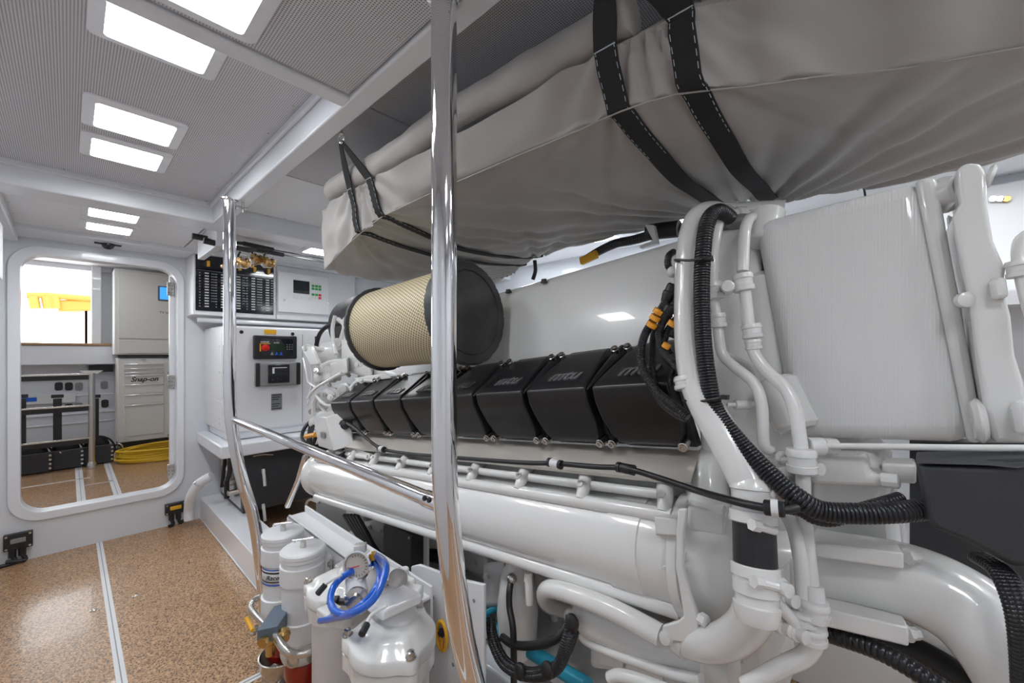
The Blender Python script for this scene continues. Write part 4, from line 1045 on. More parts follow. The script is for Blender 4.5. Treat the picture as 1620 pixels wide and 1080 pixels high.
# head side below the tray with its lugs
MB().ebox(1.02, 1.2, .34, 2.25, -.34, -.20).build('head_side', 'engine', t, bevel=.01)
lug = MB(); lb = MB()
for i in range(9):
    s_ = .42 + i * .2228
    lug.tube([E(1.02, s_ + .03, -.262), E(.965, s_ + .01, -.282), E(.935, s_, -.300), E(.92, s_, -.318)], lambda u: .024 - .010 * u, 12, 4)
    lb.lathe(E(.936, s_ + .004, -.288), (-.6, 0, .5), [(0, .012), (.005, .012), (.006, .009), (.013, .009), (.014, .005)], 10)
MB().tube([E(.962, .42, -.292), E(.962, 1.3, -.292), E(.962, 2.3, -.292)], .0125, 14, 4).build('coolant_gallery', 'engine', t)
lug.each('cooler_lug', 'engine', t); lb.each('lug_bolt', 'cast', t)

# long coolant cooler / exhaust shell with two ridges
def hs(s_, R=.122, c=(1.0, -.432)):
    out = []
    for i in range(36):
        a = 2 * PI * i / 36; out.append(E(c[0] + R * math.cos(a), s_, c[1] + R * math.sin(a)))
    return out
ck = MB().loft([hs(s_, r_) for s_, r_ in ((.40, .115), (.405, .124), (.60, .122), (1.4, .122), (2.30, .120), (2.40, .112))]).build('cooler_shell', 'engine', t, ang=30)
for x, h, r_ in ((.925, -.326, .017), (.915, -.527, .020)):
    MB().tube([E(x, .40, h), E(x, 1.2, h), E(x, 2.36, h)], r_, 16, 4).build('cooler_ridge', 'engine', ck)
MB().loft([hs(s_, r_) for s_, r_ in ((.475, .1225), (.477, .127), (.56, .127), (.562, .1225))]).build('cooler_band', 'engine', ck, ang=30)
# end flange with strap and domed cover nearest the viewer
MB().loft([hs(s_, r_) for s_, r_ in ((.375, .138), (.378, .144), (.398, .144), (.401, .138))]).build('end_flange', 'engine', ck, ang=30)
MB().loft([hs(s_, r_) for s_, r_ in ((.372, .130), (.33, .128), (.29, .116), (.262, .090), (.255, .06), (.253, .01))]).build('end_dome', 'engine', ck, ang=50)
k = MB()
for a in (.9, 1.9, 2.8, 3.5, 4.2, 5.0):
    p = E(1.0 + .128 * math.cos(a), .372, -.432 + .128 * math.sin(a)); k.bolt(p, -SD, .010, .012)
k.each('flange_bolt', 'cast', ck)
# casting blocks and ribs on the dome
MB().hexa(T((1088, 838, .90), (1148, 850, .92), (1150, 835, .98), (1092, 822, .98), (1088, 800, .90), (1146, 812, .92), (1150, 798, .98), (1092, 786, .98))).build('dome_block', 'engine', ck, bevel=.006, seg=3)
MB().prism(T((1048, 895, .865), (1085, 897, .865), (1142, 902, .93), (1142, 906, .93), (1085, 903, .865), (1046, 901, .865)), (.06, 0, 0)).build('dome_rib', 'engine', ck, bevel=.002)
MB().hexa(T((1037, 845, .865), (1072, 848, .865), (1072, 848, .93), (1037, 845, .93), (1035, 817, .865), (1072, 821, .865), (1074, 812, .93), (1040, 808, .93))).build('clamp_block', 'engine', ck, bevel=.003)
# strap bracket down the flange
MB().prism(T((1072, 805, .845), (1086, 805, .845), (1081, 845, .845), (1080, 895, .845), (1092, 940, .845), (1104, 975, .845), (1106, 1000, .845), (1096, 1018, .845), (1062, 1014, .845), (1046, 1004, .845), (1048, 990, .845), (1072, 983, .845), (1081, 975, .845), (1076, 940, .845), (1068, 895, .845), (1069, 845, .845)), (.012, 0, 0)).build('strap_bracket', 'engine', ck, bevel=.003)
MB().lathe(PX(1054, 1008, .845), (-1, -.1, 0), [(0, .014), (.003, .014), (.004, .010), (.012, .010), (.013, .006)], 12).lathe(PX(1108, 977, .845), (-.4, -1, 0), [(0, .012), (.014, .012), (.015, .008)], 6).each('bracket_bolt', 'cast', ck)
# left (far) end of the cooler: rounded neck and handle ring
MB().loft([hs(s_, r_, (1.0 + dx, -.432 + dh)) for s_, r_, dx, dh in ((2.40, .112, 0, 0), (2.42, .126, 0, 0), (2.47, .126, 0, 0), (2.50, .10, 0, 0), (2.56, .085, 0, 0), (2.62, .05, 0, 0))]).build('far_neck', 'engine', ck, ang=35)
tub('vent_loop', 'steel', [(505, 795, .87), (490, 790, .87), (484, 802, .87), (492, 818, .87), (503, 822, .87)], .007, 8, par=ck)

# curved casting between cooler and pipework
MB().tube(T((1122, 830, 1.0), (1119, 790, 1.0), (1122, 745, 1.03), (1150, 710, 1.08)), lambda u: .052 - .012 * u, 20).build('exhaust_elbow', 'engine', t)
MB().hexa(T((1092, 830, .93), (1148, 838, .93), (1160, 800, 1.03), (1100, 790, 1.03), (1094, 812, .93), (1146, 818, .93), (1156, 785, 1.03), (1102, 778, 1.03))).build('elbow_foot', 'engine', t, bevel=.006)

# second, thinner pipes under the cooler
tub('lower_pipe', 'engine', [(895, 965, 1.1), (868, 955, 1.0), (862, 938, .93), (880, 932, .89), (960, 960, .88), (1046, 1005, .88)], .024, 18)
tub('lower_pipe', 'engine', [(905, 985, .98), (898, 975, .96), (902, 968, .93), (912, 975, .92), (918, 1000, .92), (940, 1020, .92), (1040, 1058, .90), (1110, 1075, .88)], .012, 14)
tub('lower_pipe', 'engine', [(965, 1072, .86), (980, 1068, .86), (1010, 1075, .86), (1050, 1090, .86), (1090, 1105, .86)], .014, 14)
MB().prism(T((930, 985, .99), (1080, 1035, .99), (1150, 1090, .99), (930, 1060, .99)), (.12, 0, 0)).build('pump_housing', 'cast', t, bevel=.02)
MB().prism(T((942, 1028, .965), (985, 1035, .965), (985, 1060, .965), (948, 1052, .965)), (.05, 0, 0)).build('sensor_block', 'label', t, bevel=.004)
MB().prism(T((990, 1050, .96), (1035, 1058, .96), (1035, 1100, .96), (990, 1095, .96)), (.05, 0, 0)).build('rating_plate', 'label', t, bevel=.002)
MB().lathe(PX(1100, 1040, .95), SD * -1, [(-.3, .05), (0, .05), (.005, .057), (.03, .057), (.035, .045), (.08, .045)], 24).build('pump_body', 'cast', t)
# conical starter / pump below the cooler
MB().lathe(PX(818, 910, 1.0), (.02, 0, -1), [(-.05, .03), (0, .055), (.12, .068), (.2, .062), (.21, .04), (.26, .04)], 24).build('oil_pump', 'cast', t)
MB().cyl(PX(836, 905, .93), PX(838, 955, .93), .012, 12).lathe(PX(836, 912, .93), (0, 0, -1), [(0, .014), (.012, .014)], 6).build('sensor', 'engine', t)
MB().hexa(T((765, 960, 1.0), (800, 960, 1.0), (800, 960, 1.15), (765, 960, 1.15), (765, 890, 1.0), (800, 885, 1.0), (800, 885, 1.15), (765, 890, 1.15))).build('bracket_block', 'cast', t, bevel=.015)
MB().lathe(PX(771, 912, .99), (-1, 0, 0), [(0, .013), (.01, .013), (.012, .008)], 6).build('bolt', 'cast', t)
tub('coolant_hose', 'rubber', [(809, 918, .95), (806, 935, .93), (806, 960, .92), (812, 1000, .90), (813, 1080, .90)], .010, 12)
MB().ball(PX(810, 915, .95), .017, 12).build('hose_fitting', 'steel', t)
tub('coolant_hose', 'rubber', [(900, 985, .93), (880, 1010, .90), (850, 1020, .90), (815, 1020, .90), (795, 1008, .92)], .012, 12)
for i, (dx, dy, X) in enumerate(((0, 0, .86), (8, -4, .87), (-6, 8, .855), (4, 10, .86))):
    tub('corrugated_hose', 'hose', [(776 + dx * .4, 975 + dy, X + .02), (780 + dx * .4, 1010 + dy, X), (800 + dx * .3, 1048 + dy, X), (840, 1064 + dy * .9, X), (880 + dx * .8, 1050 + dy, X), (900 + dx, 1010, X + .02), (906 + dx, 975, X + .06)], .009, 10, ribs=.006)
k = MB()
for px, py, X in ((823, 1062, .85), (866, 1060, .85), (905, 985, .88)): k.ball(PX(px, py, X), .02, 12, (.7, 1.0, 1.2))
k.each('hose_clamp', 'rubber', t)
tub('teal_hose', 'teal', [(770, 985, 1.02), (795, 1000, 1.02), (840, 1030, 1.02), (880, 1055, 1.0), (930, 1085, .98)], .022, 14)
tub('teal_hose', 'teal', [(762, 975, 1.0), (790, 958, 1.02)], .012, 10, 0)
# cables hanging under the cooler's far half
for i in range(5):
    tub('cable_bundle', 'rubber', [(545 + i * 5, 815, 1.05), (560 + i * 5, 838 + i, 1.03), (585 + i * 4, 868 + i * 2, 1.02), (620 + i * 4, 880 + i * 3, 1.02), (680, 872 + i * 3, 1.04), (730, 880 + i * 4, 1.06)], .012, 8)
MB().prism(T((500, 790, 1.2), (720, 850, 1.2), (760, 1000, 1.2), (640, 1000, 1.2), (500, 850, 1.2)), (.02, 0, 0)).build('lower_shield', 'grey', t)

# tall coolant pipe in front, with clamps and the black rubber coupling
PIPE = [(1160, 352, 1.16), (1132, 340, 1.08), (1108, 346, .99), (1096, 380, .95), (1091, 450, .93), (1092, 540, .90), (1100, 600, .88), (1118, 645, .86), (1150, 700, .84), (1186, 768, .825)]
tub('coolant_pipe', 'engine', PIPE, .0315, 28)
for p, q in (((1094, 595, .885), (1097, 622, .88)),):
    a, b = T(p, q); MB().lathe(a, b - a, [(0, .034), (.004, .036), (.010, .036), (.011, .034), (.018, .034), (.019, .036), (.026, .036), (.028, .034)], 32).build('clamp_band', 'engine', t)
A = PX(1190, 768, .825); Bp = PX(1196, 930, .79)
d = (Bp - A).normalized(); L = (Bp - A).length
MB().lathe(A, d, [(-.012, .030), (0, .036), (.006, .037), (.007, .034), (.040, .034), (.042, .038), (.060, .038), (.062, .035)], 32).build('pipe_collar', 'engine', t)
MB().lathe(A + d * .058, d, [(0, .0335), (.085, .0335)], 32).build('rubber_coupling', 'rubber', t)
MB().lathe(A + d * .128, d, [(0, .036), (.002, .038), (.018, .038), (.020, .034), (.024, .034), (.025, .036), (.045, .036), (.047, .032), (.060, .032), (.062, .036), (.08, .034), (.09, .03)], 32).build('pipe_collar', 'engine', t)
for f in (.050, .136):
    c = A + d * f; MB().cyl(c + V((-.045, -.01, 0)), c + V((-.015, -.035, -.012)), .007, 10).lathe(c + V((-.045, -.01, 0)), (-.6, .4, .2), [(-.012, .010), (.004, .010)], 6).build('clamp_screw', 'engine', t)
tub('lower_elbow', 'engine', [(1197, 925, .79), (1196, 955, .80), (1180, 990, .82), (1150, 1012, .84), (1118, 1018, .86), (1085, 1012, .89)], .0335, 28)
MB().lathe(PX(1085, 1012, .885), (.25, .95, .1), [(-.01, .036), (.012, .036)], 28).build('elbow_ring', 'engine', t)

# two thin fuel return pipes with unions
UP_ = [((1148, 345, 1.02), [(1146, 345, 1.02), (1137, 356, .98), (1131, 400, .955), (1127, 450, .94), (1130, 490, .93)]),
       ((1187, 345, 1.02), [(1190, 345, 1.02), (1181, 356, .98), (1176, 400, .955), (1173, 440, .94), (1181, 500, .93)])]
tub('fuel_pipe', 'engine', [(1150, 343, 1.04), (1140, 346, .99), (1134, 365, .965), (1129, 410, .945), (1128, 450, .94)], .0115, 16)
tub('fuel_pipe', 'engine', [(1130, 470, .935), (1133, 500, .93), (1137, 530, .925), (1143, 560, .92), (1162, 580, .915), (1192, 605, .91), (1205, 640, .90), (1208, 700, .89), (1218, 712, .90)], .0105, 16)
tub('fuel_pipe', 'engine', [(1192, 343, 1.04), (1184, 348, .99), (1178, 370, .96), (1175, 430, .94)], .0115, 16)
tub('fuel_pipe', 'engine', [(1178, 455, .935), (1184, 510, .925), (1192, 555, .915), (1212, 585, .91), (1243, 615, .90), (1258, 650, .89), (1266, 700, .88), (1270, 740, .875), (1272, 800, .87), (1277, 860, .86), (1285, 930, .85)], .0115, 16)
def union(px, py, X, dx, dy, r=.0165, L=.022):
    a = PX(px, py, X); b = PX(px + dx, py + dy, X); d_ = (b - a).normalized()
    return MB().lathe(a - d_ * L / 2, d_, [(0, r), (.004, r * 1.1), (L * .3, r * 1.1), (L * .32, r), (L * .68, r), (L * .7, r * 1.1), (L * .96, r * 1.1), (L, r)], 18).build('union', 'engine', t)
union(1130, 460, .935, 3, 20, .018, .036); union(1136, 507, .925, 2, 20, .015, .03)
union(1176, 447, .935, 3, 20, .018, .036); union(1190, 524, .920, 3, 20, .017, .028); union(1192, 545, .917, 3, 20, .014, .02)
MB().cyl(PX(1152, 457, .96), PX(1151, 453, .90), .013, 14, .003).tube(T((1128, 455, .94), (1176, 450, .94)), .006, 8, 0).build('pipe_clip', 'engine', t)
tub('fuel_pipe', 'engine', [(1150, 560, .95), (1190, 585, .94), (1198, 620, .93)], .006, 10)
MB().lathe(PX(1150, 640, .90), (.68, -.73, 0), [(0, .004), (.016, .004), (.016, .010), (.045, .010), (.045, .007), (.060, .006)], 12).build('drain_union', 'engine', t)

# housing and cross pipe behind the pipes
MB().loft([[E(x, s_, h) for x, h in ((1.02, -.26), (1.02, .22), (1.09, .335), (1.6, .36), (1.6, -.26))] for s_ in (.19, .36)]).build('front_housing', 'engine', t, bevel=.02, seg=3)
MB().cyl(PX(1115, 335, 1.20), PX(1240, 330, 1.25), .022, 18).build('cross_pipe', 'engine', t)
MB().lathe(PX(1150, 345, 1.1), (.68, -.73, 0), [(0, .022), (.02, .022), (.022, .028), (.04, .028), (.042, .02), (.08, .02)], 18).build('pipe_nut', 'engine', t)
MB().cyl(E(1.06, .20, .20), E(1.06, .20, -.20), .045, 20, .01).build('breather_body', 'engine', t)
tag_ = None
MB().ball(PX(1172, 353, 1.10), .035, 14, (1, 1, .6)).build('mesh_cap', 'grey', t)
MB().cyl(PX(1120, 352, 1.05), PX(1110, 356, 1.0), .012, 10).build('cable_stub', 'rubber', t)

# broad ribbed intercooler casing at right
q = T((1190, 350, 1.0), (1462, 280, 1.0), (1545, 703, 1.0), (1256, 694, 1.0))
ic = MB().prism(q, (.85, 0, 0)).build('intercooler', 'ribbed', t, bevel=.028, seg=5)
q2 = T((1447, 283, .992), (1482, 277, .992), (1560, 700, .992), (1532, 703, .992))
MB().prism(q2, (.86, 0, 0)).build('intercooler_rim', 'engine', ic, bevel=.012, seg=3)
MB().cyl(PX(1208, 385, 1.03), PX(1215, 335, 1.06), .034, 24, .006).build('top_corner_boss', 'engine', ic)
MB().cyl(PX(1225, 600, 1.0), PX(1262, 680, .98), .04, 24, .008).build('lower_boss', 'engine', ic)
MB().cyl(PX(1538, 665, .97), PX(1560, 665, .97), .035, 20, .006).build('lower_boss', 'engine', ic)
# bolted link and big casting arm at far right
MB().cyl(PX(1485, 310, 1.02), PX(1522, 297, 1.0), .024, 20, .004).lathe(PX(1488, 309, 1.01), (.68, -.73, .05), [(0, .030), (.012, .030)], 20).build('link_pin', 'engine', t)
arm = MB().prism(T((1512, 268, .95), (1528, 256, .95), (1552, 257, .95), (1562, 275, .95), (1562, 320, .95), (1572, 380, .95), (1592, 425, .95), (1588, 452, .95), (1600, 500, .95), (1606, 560, .95), (1625, 620, .95), (1640, 700, .95), (1572, 700, .95), (1556, 640, .95), (1543, 560, .95), (1534, 480, .95), (1522, 430, .95), (1510, 370, .95), (1506, 345, .95), (1518, 322, .95), (1514, 300, .95)), (.10, 0, 0)).build('support_arm', 'engine', t, bevel=.012, seg=4)
MB().cyl(PX(1560, 280, .97), PX(1572, 280, .97), .018, 16, .003).build('arm_bolt', 'engine', arm)
MB().lathe(PX(1524, 475, .96), (-.9, -.3, 0), [(0, .012), (.012, .012), (.014, .008)], 16).build('arm_bolt', 'engine', arm)
MB().prism(T((1566, 440, .93), (1592, 436, .93), (1598, 470, .93), (1570, 474, .93)), (.06, 0, 0)).build('arm_step', 'engine', arm, bevel=.006)
MB().prism(T((1602, 640, .92), (1640, 630, .92), (1640, 690, .92), (1608, 690, .92)), (.06, 0, 0)).build('arm_foot', 'engine', arm, bevel=.008)
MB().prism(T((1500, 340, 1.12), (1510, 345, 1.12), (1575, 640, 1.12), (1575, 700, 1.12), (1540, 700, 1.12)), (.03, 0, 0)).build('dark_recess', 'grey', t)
tub('side_pipe', 'engine', [(1650, 368, .98), (1628, 372, .97), (1616, 385, .96), (1615, 410, .95), (1625, 460, .94), (1645, 530, .93)], .0095, 14)
union(1616, 425, .945, 3, 20, .015, .024)
tub('fine_pipe', 'engine', [(1308, 705, .90), (1400, 706, .90), (1500, 708, .90), (1640, 709, .90)], .0052, 12)
MB().lathe(PX(1277, 706, .89), (.68, -.73, 0), [(0, .016), (.025, .016), (.03, .012), (.032, .014), (.05, .014), (.052, .007)], 14).build('banjo_fitting', 'engine', t)
union(1268, 728, .875, 1, 20, .0215, .042)
MB().cyl(PX(1240, 725, .90), PX(1225, 728, .92), .014, 14, .003).tube(T((1226, 728, .91), (1268, 728, .88)), .007, 8, 0).build('pipe_clip', 'engine', t)

# lower right: pump casing, flanges, big elbow
MB().prism(T((1285, 722, .98), (1372, 722, .98), (1390, 735, .98), (1412, 760, .98), (1412, 830, .98), (1285, 830, .98)), (.3, 0, 0)).build('pump_casing', 'engine', t, bevel=.02, seg=3)
MB().prism(T((1280, 722, .92), (1370, 722, .92), (1378, 750, .92), (1400, 752, .92), (1402, 772, .92), (1282, 766, .92)), (.06, 0, 0)).build('pump_lid', 'engine', t, bevel=.008, seg=3)
MB().prism(T((1395, 733, .96), (1450, 735, .96), (1450, 766, .96), (1395, 762, .96)), (.06, 0, 0)).build('pump_arm', 'engine', t, bevel=.004)
MB().lathe(PX(1408, 760, .91), (-.1, -1, .1), [(-.01, .012), (.01, .012), (.012, .008)], 10).build('bolt', 'cast', t)
bb = MB().prism(T((1200, 780, 1.04), (1420, 800, 1.04), (1430, 900, 1.04), (1450, 1000, 1.04), (1200, 960, 1.04)), (.5, 0, 0)).build('gear_case', 'engine', t, bevel=.02)
tub('raw_water_elbow', 'engine', [(1210, 888, 1.0), (1300, 893, .985), (1400, 910, .97), (1470, 932, .96), (1535, 970, .95), (1590, 1025, .93), (1635, 1090, .92), (1670, 1150, .92)], .061, 36)
k = MB()
for i in range(5): k.ball(PX(1510 + i * 15, 1012 + i * 11, .885), .006, 8)
MB().tube(T((1478, 985, .905), (1508, 1000, .90)), .003, 6, 0).build('cast_mark', 'engine', t)
for (y0, y1, X) in (((858, 880), 0, .885), ((958, 985), 0, .87)):
    a, b = y0
    MB().hexa(T((1282, b, X), (1430 + (8 if a > 900 else 0), b + (20 if a < 900 else 38), X), (1430, b + 10, X + .10), (1290, b - 12, X + .10), (1282, a, X), (1430 + (8 if a > 900 else 0), a + (16 if a < 900 else 34), X), (1422, a, X + .10), (1290, a - 24, X + .10))).build('elbow_flange', 'engine', t, bevel=.003)
    MB().lathe(PX(1434, a + (22 if a < 900 else 44), X + .02), (.68, -.73, 0), [(0, .012), (.006, .012), (.007, .009), (.018, .009)], 6).build('bolt', 'cast', t)
MB().prism(T((1440, 1010, 1.0), (1530, 1020, 1.0), (1560, 1110, 1.0), (1440, 1100, 1.0)), (.2, 0, 0)).build('lower_casting', 'cast', t, bevel=.02)
# dark belt guard
MB().prism(T((1449, 734, .86), (1560, 738, .86), (1660, 728, .86), (1660, 905, .86), (1600, 896, .86), (1530, 858, .86), (1480, 838, .86), (1466, 822, .86)), (.05, 0, 0)).build('belt_guard', 'plate', t, bevel=.008, seg=3)
MB().prism(T((1449, 733, .855), (1560, 736, .855), (1610, 742, .855), (1660, 732, .855), (1660, 720, .90), (1450, 722, .90)), (.02, 0, .004)).build('guard_lip', 'plate', t, bevel=.003)
MB().prism(T((1440, 700, 1.15), (1680, 700, 1.15), (1680, 1000, 1.15), (1440, 960, 1.15)), (.05, 0, 0)).build('rear_cover', 'plate', t)
for i in range(3):
    tub('corrugated_hose', 'hose', [(1540 + i * 8, 880, .92), (1572 + i * 12, 902 + i * 2, .88), (1594 + i * 11, 945, .85), (1606 + i * 11, 1000, .84), (1612 + i * 11, 1090, .84)], .0075, 12, ribs=.005)
tub('corrugated_hose', 'hose', [(1270, 990, .95), (1320, 1005, .90), (1380, 1025, .88), (1430, 1050, .87), (1500, 1095, .86)], .014, 14, ribs=.008)
tub('red_cable', 'red', [(1444, 1068, .865), (1500, 1095, .86)], .006, 8, 0)
tub('cable', 'rubber', [(1260, 975, 1.0), (1350, 1003, 1.0), (1450, 1030, 1.0), (1540, 1085, .98)], .022, 12)
tub('cable', 'rubber', [(1200, 965, 1.0), (1280, 990, .98), (1360, 1010, .98)], .02, 12)

# pipe group under the coupling
tub('drain_pipe', 'engine', [(1243, 810, .88), (1258, 840, .86), (1268, 890, .85), (1272, 940, .845), (1274, 975, .84)], .0125, 16)
tub('drain_pipe', 'engine', [(1287, 925, .85), (1290, 960, .845), (1290, 1005, .84), (1275, 1035, .84), (1235, 1055, .83), (1180, 1085, .82)], .0150, 18)
tub('pipe_bracket', 'engine', [(1215, 920, .80), (1222, 945, .80), (1240, 965, .81), (1256, 985, .82), (1258, 1005, .83)], .010, 12)
union(1273, 975, .838, 1, 20, .020, .02); union(1290, 965, .84, 0, 20, .019, .03); union(1282, 1000, .84, 0, 20, .022, .025)
k = MB()
for px, py, X in ((1213, 922, .79), (1235, 928, .79), (1246, 945, .83), (1240, 990, .82), (1262, 1000, .82), (1219, 780, .82), (1285, 740, .90)):
    k.lathe(PX(px, py, X), (-.5, -.8, .1), [(-.014, .015), (.002, .015), (.004, .011), (.016, .011), (.017, .006)], 12)
k.each('pipe_bolt', 'engine', t)
MB().lathe(PX(1222, 780, .84), (-.6, -.75, 0), [(-.02, .024), (.012, .024), (.014, .015), (.022, .015)], 20).build('coupling_boss', 'engine', t)
MB().prism(T((1232, 905, .85), (1248, 890, .85), (1250, 930, .85), (1236, 940, .85)), (.03, 0, 0)).build('web', 'engine', t, bevel=.003)

# big corrugated harness running over the front
HH = [(1155, 345, .99), (1138, 334, .95), (1122, 345, .92), (1114, 380, .90), (1110, 450, .885), (1112, 530, .87), (1120, 600, .855), (1133, 650, .845), (1170, 700, .83), (1225, 757, .815), (1262, 787, .81), (1300, 808, .82), (1360, 812, .84), (1415, 810, .86), (1456, 806, .89)]
tub('corrugated_harness', 'hose', HH, .0155, 18, ribs=.0058)
tub('corrugated_harness', 'hose', [(1216, 800, .83), (1262, 806, .825), (1290, 820, .83), (1320, 822, .84), (1355, 808, .85), (1400, 795, .87), (1425, 788, .89)], .010, 14, ribs=.005)
for a, b in (((1068, 411, .885), (1120, 408, .868)), ((1082, 633, .855), (1145, 628, .825))):
    P0, P1 = T(a, b); o = MB().tube([P0 + V((.03, 0, 0)), P0, (P0 + P1) / 2 + V((-.006, 0, -.004)), P1, P1 + V((.03, .0, 0))], .0026, 8).build('cable_tie', 'rubber', t)
    MB().obox(P1 + V((.0, -.002, 0)), (.006, 0, 0), (0, .006, 0), (0, 0, .004)).build('tie_head', 'rubber', o)
# sensor harness along the cooler
CB = [(549, 669, .94), (562, 677, .91), (582, 695, .90), (605, 710, .90), (650, 718, .90), (700, 722, .90), (760, 727, .90), (830, 732, .90), (880, 733, .90), (940, 738, .895), (990, 741, .89), (1040, 755, .88), (1100, 775, .86), (1160, 792, .79), (1205, 802, .77), (1240, 806, .775), (1262, 803, .79)]
tub('sensor_cable', 'rubber', CB, .0068, 12)
for px, py in ((604, 710), (878, 733), (990, 741)):
    a = PX(px, py, .895); MB().cyl(a + V((0, .014, 0)), a + V((0, -.014, 0)), .012, 12, .002).build('cable_clip', 'label' if px != 990 else 'rubber', t)
    MB().cyl(a + V((0, .022, 0)), a + V((0, .014, 0)), .0125, 12).cyl(a + V((0, -.014, 0)), a + V((0, -.022, 0)), .0125, 12).build('cable_tie', 'rubber', t)
a, b = T((1208, 802, .768), (1242, 806, .772)); MB().cyl(a, b, .0125, 14, .002).build('cable_joint', 'rubber', t)
MB().lathe(PX(1220, 803, .769), b - a, [(0, .0140), (.010, .0140)], 14).build('joint_clip', 'label', t)

# connector cluster with yellow sleeves
for pts, r_ in (([(1062, 458, .95), (1052, 480, .93), (1035, 505, .92), (1020, 530, .91), (1014, 560, .905), (1020, 590, .90), (1040, 620, .89), (1070, 645, .88), (1088, 660, .875)], .0095),
                ([(1056, 490, .93), (1048, 510, .915), (1042, 530, .91), (1048, 555, .90), (1065, 575, .89), (1080, 590, .885)], .009),
                ([(1035, 520, .94), (1032, 560, .93), (1033, 600, .92), (1042, 630, .90), (1066, 652, .88), (1086, 662, .875)], .008),
                ([(1075, 500, .93), (1062, 515, .925), (1050, 540, .92), (1060, 560, .92)], .009)):
    tub('corrugated_conduit', 'hose', pts, r_, 12, ribs=.0045)
for px, py, X, dx, dy in ((1060, 462, .935, -8, 18), (1055, 495, .92, -10, 16), (1070, 480, .94, -6, 18), (1068, 520, .93, 8, -14)):
    a = PX(px, py, X); b = PX(px + dx, py + dy, X); d_ = (b - a).normalized(); MB().lathe(a - d_ * .02, d_, [(0, .010), (.004, .013), (.018, .013), (.02, .015), (.028, .015), (.045, .011)], 14).build('connector', 'rubber', t)
for px, py, X, r_ in ((1036, 503, .905, .0125), (1031, 514, .903, .0125), (1041, 493, .908, .012), (1063, 512, .905, .010), (1054, 547, .90, .009)):
    a = PX(px, py, X); d_ = (PX(px - 8, py + 12, X) - a).normalized(); MB().lathe(a - d_ * .006, d_, [(0, r_), (.011, r_)], 14).build('yellow_sleeve', 'orange', t)
tub('corrugated_conduit', 'hose', [(1066, 398, 1.0), (1058, 405, .98), (1057, 420, .98), (1066, 432, 1.0)], .008, 10, ribs=.006)
MB().ball(PX(1064, 430, .98), .014, 12).build('sender', 'engine', t)

# harness with yellow plug along the top of the air housing
tub('corrugated_harness', 'hose', [(1085, 360, 1.40), (1060, 366, 1.40), (1030, 372, 1.42), (1000, 380, 1.45), (975, 385, 1.48), (950, 396, 1.52), (930, 408, 1.55)], .017, 12, ribs=.01)
tub('top_connector', 'rubber', [(1075, 362, 1.38), (1045, 365, 1.38), (1025, 368, 1.38)], .028, 14, 0)
a, b = T((920, 413, 1.5), (944, 402, 1.5)); MB().obox((a + b) / 2, (b - a) * .55, V((.012, 0, 0)), V((0, .003, .016))).build('yellow_plug', 'yellow', t, bevel=.005)
MB().prism(T((1020, 355, 1.3), (1034, 356, 1.3), (1040, 385, 1.3), (1012, 392, 1.3), (1012, 388, 1.3), (1033, 380, 1.3)), (.02, 0, 0)).build('harness_bracket', 'engine', t)
k = MB()
for i in range(10): k.ball(E(1.3 + .1 * math.sin(i * 3), .8 + i * .17, .365), .022, 10, (1, 1.3, .7))
k.each('top_fitting', 'cast', t)

# air filters
def air_filter(a, b, r0, r1, main=True):
    d_ = (b - a).normalized(); L = (b - a).length
    x, y = basis(d_); N = 96
    o = MB(); secs = []; R = 14
    for j in range(R + 1):
        u = j / R; rr = lerp(r0, r1, u) * .94
        secs.append([a + d_ * (L * u) + (x * math.cos(2 * PI * i / N) + y * math.sin(2 * PI * i / N)) * rr for i in range(N)])
    f = o.loft(secs).build('filter_mesh', 'mesh' if main else 'rubber', t, ang=30)
    me = f.data; uv = me.uv_layers.new(name='UVMap')
    org = ORG['marine_engine']
    for poly in me.polygons:
        for li in poly.loop_indices:
            v = me.vertices[me.loops[li].vertex_index].co + org - a
            uv.data[li].uv = ((math.atan2(v.dot(y), v.dot(x)) / (2 * PI)) % 1.0, v.dot(d_) / L * .55)
        us = [uv.data[li].uv[0] for li in poly.loop_indices]
        if max(us) - min(us) > .5:
            for li in poly.loop_indices:
                if uv.data[li].uv[0] < .5: uv.data[li].uv[0] += 1
    tooth = lambda k, n: 1.0 if k % 6 else .985
    MB().lathe(b - d_ * .022, d_, [(0, r1 * .93), (0, r1 * 1.01), (.004, r1 * 1.035), (.030, r1 * 1.035), (.036, r1 * 1.01), (.036, r1 * .86), (.031, r1 * .845), (.031, r1 * .83), (.034, r1 * .82), (.033, r1 * .4), (.032, .01)], 120, tooth).build('end_cap', 'cap', t, ang=40)
    MB().lathe(a - d_ * .006, d_, [(0, r0 * .9), (0, r0 * 1.0), (.003, r0 * 1.02), (.016, r0 * 1.02), (.018, r0 * .94)], 120, tooth).build('inner_ring', 'cap', t, ang=40)
cap_c = PX(741, 495, .945); far_c = PX(606, 521, .905)
air_filter(far_c, cap_c, .172, .176)
# second filter of the other bank, seen end on as a dark drum
c = PX(598, 512, 1.62); MB().lathe(c, -SD + V((.15, 0, 0)), [(-.30, .20), (-.28, .24), (-.05, .255), (0, .25), (.004, .22), (.006, .01)], 60).build('second_air_filter', 'cap', t, ang=40)
MB().lathe(c + SD * .30, SD, [(0, .21), (.03, .21)], 40).build('second_filter_neck', 'engine', t)

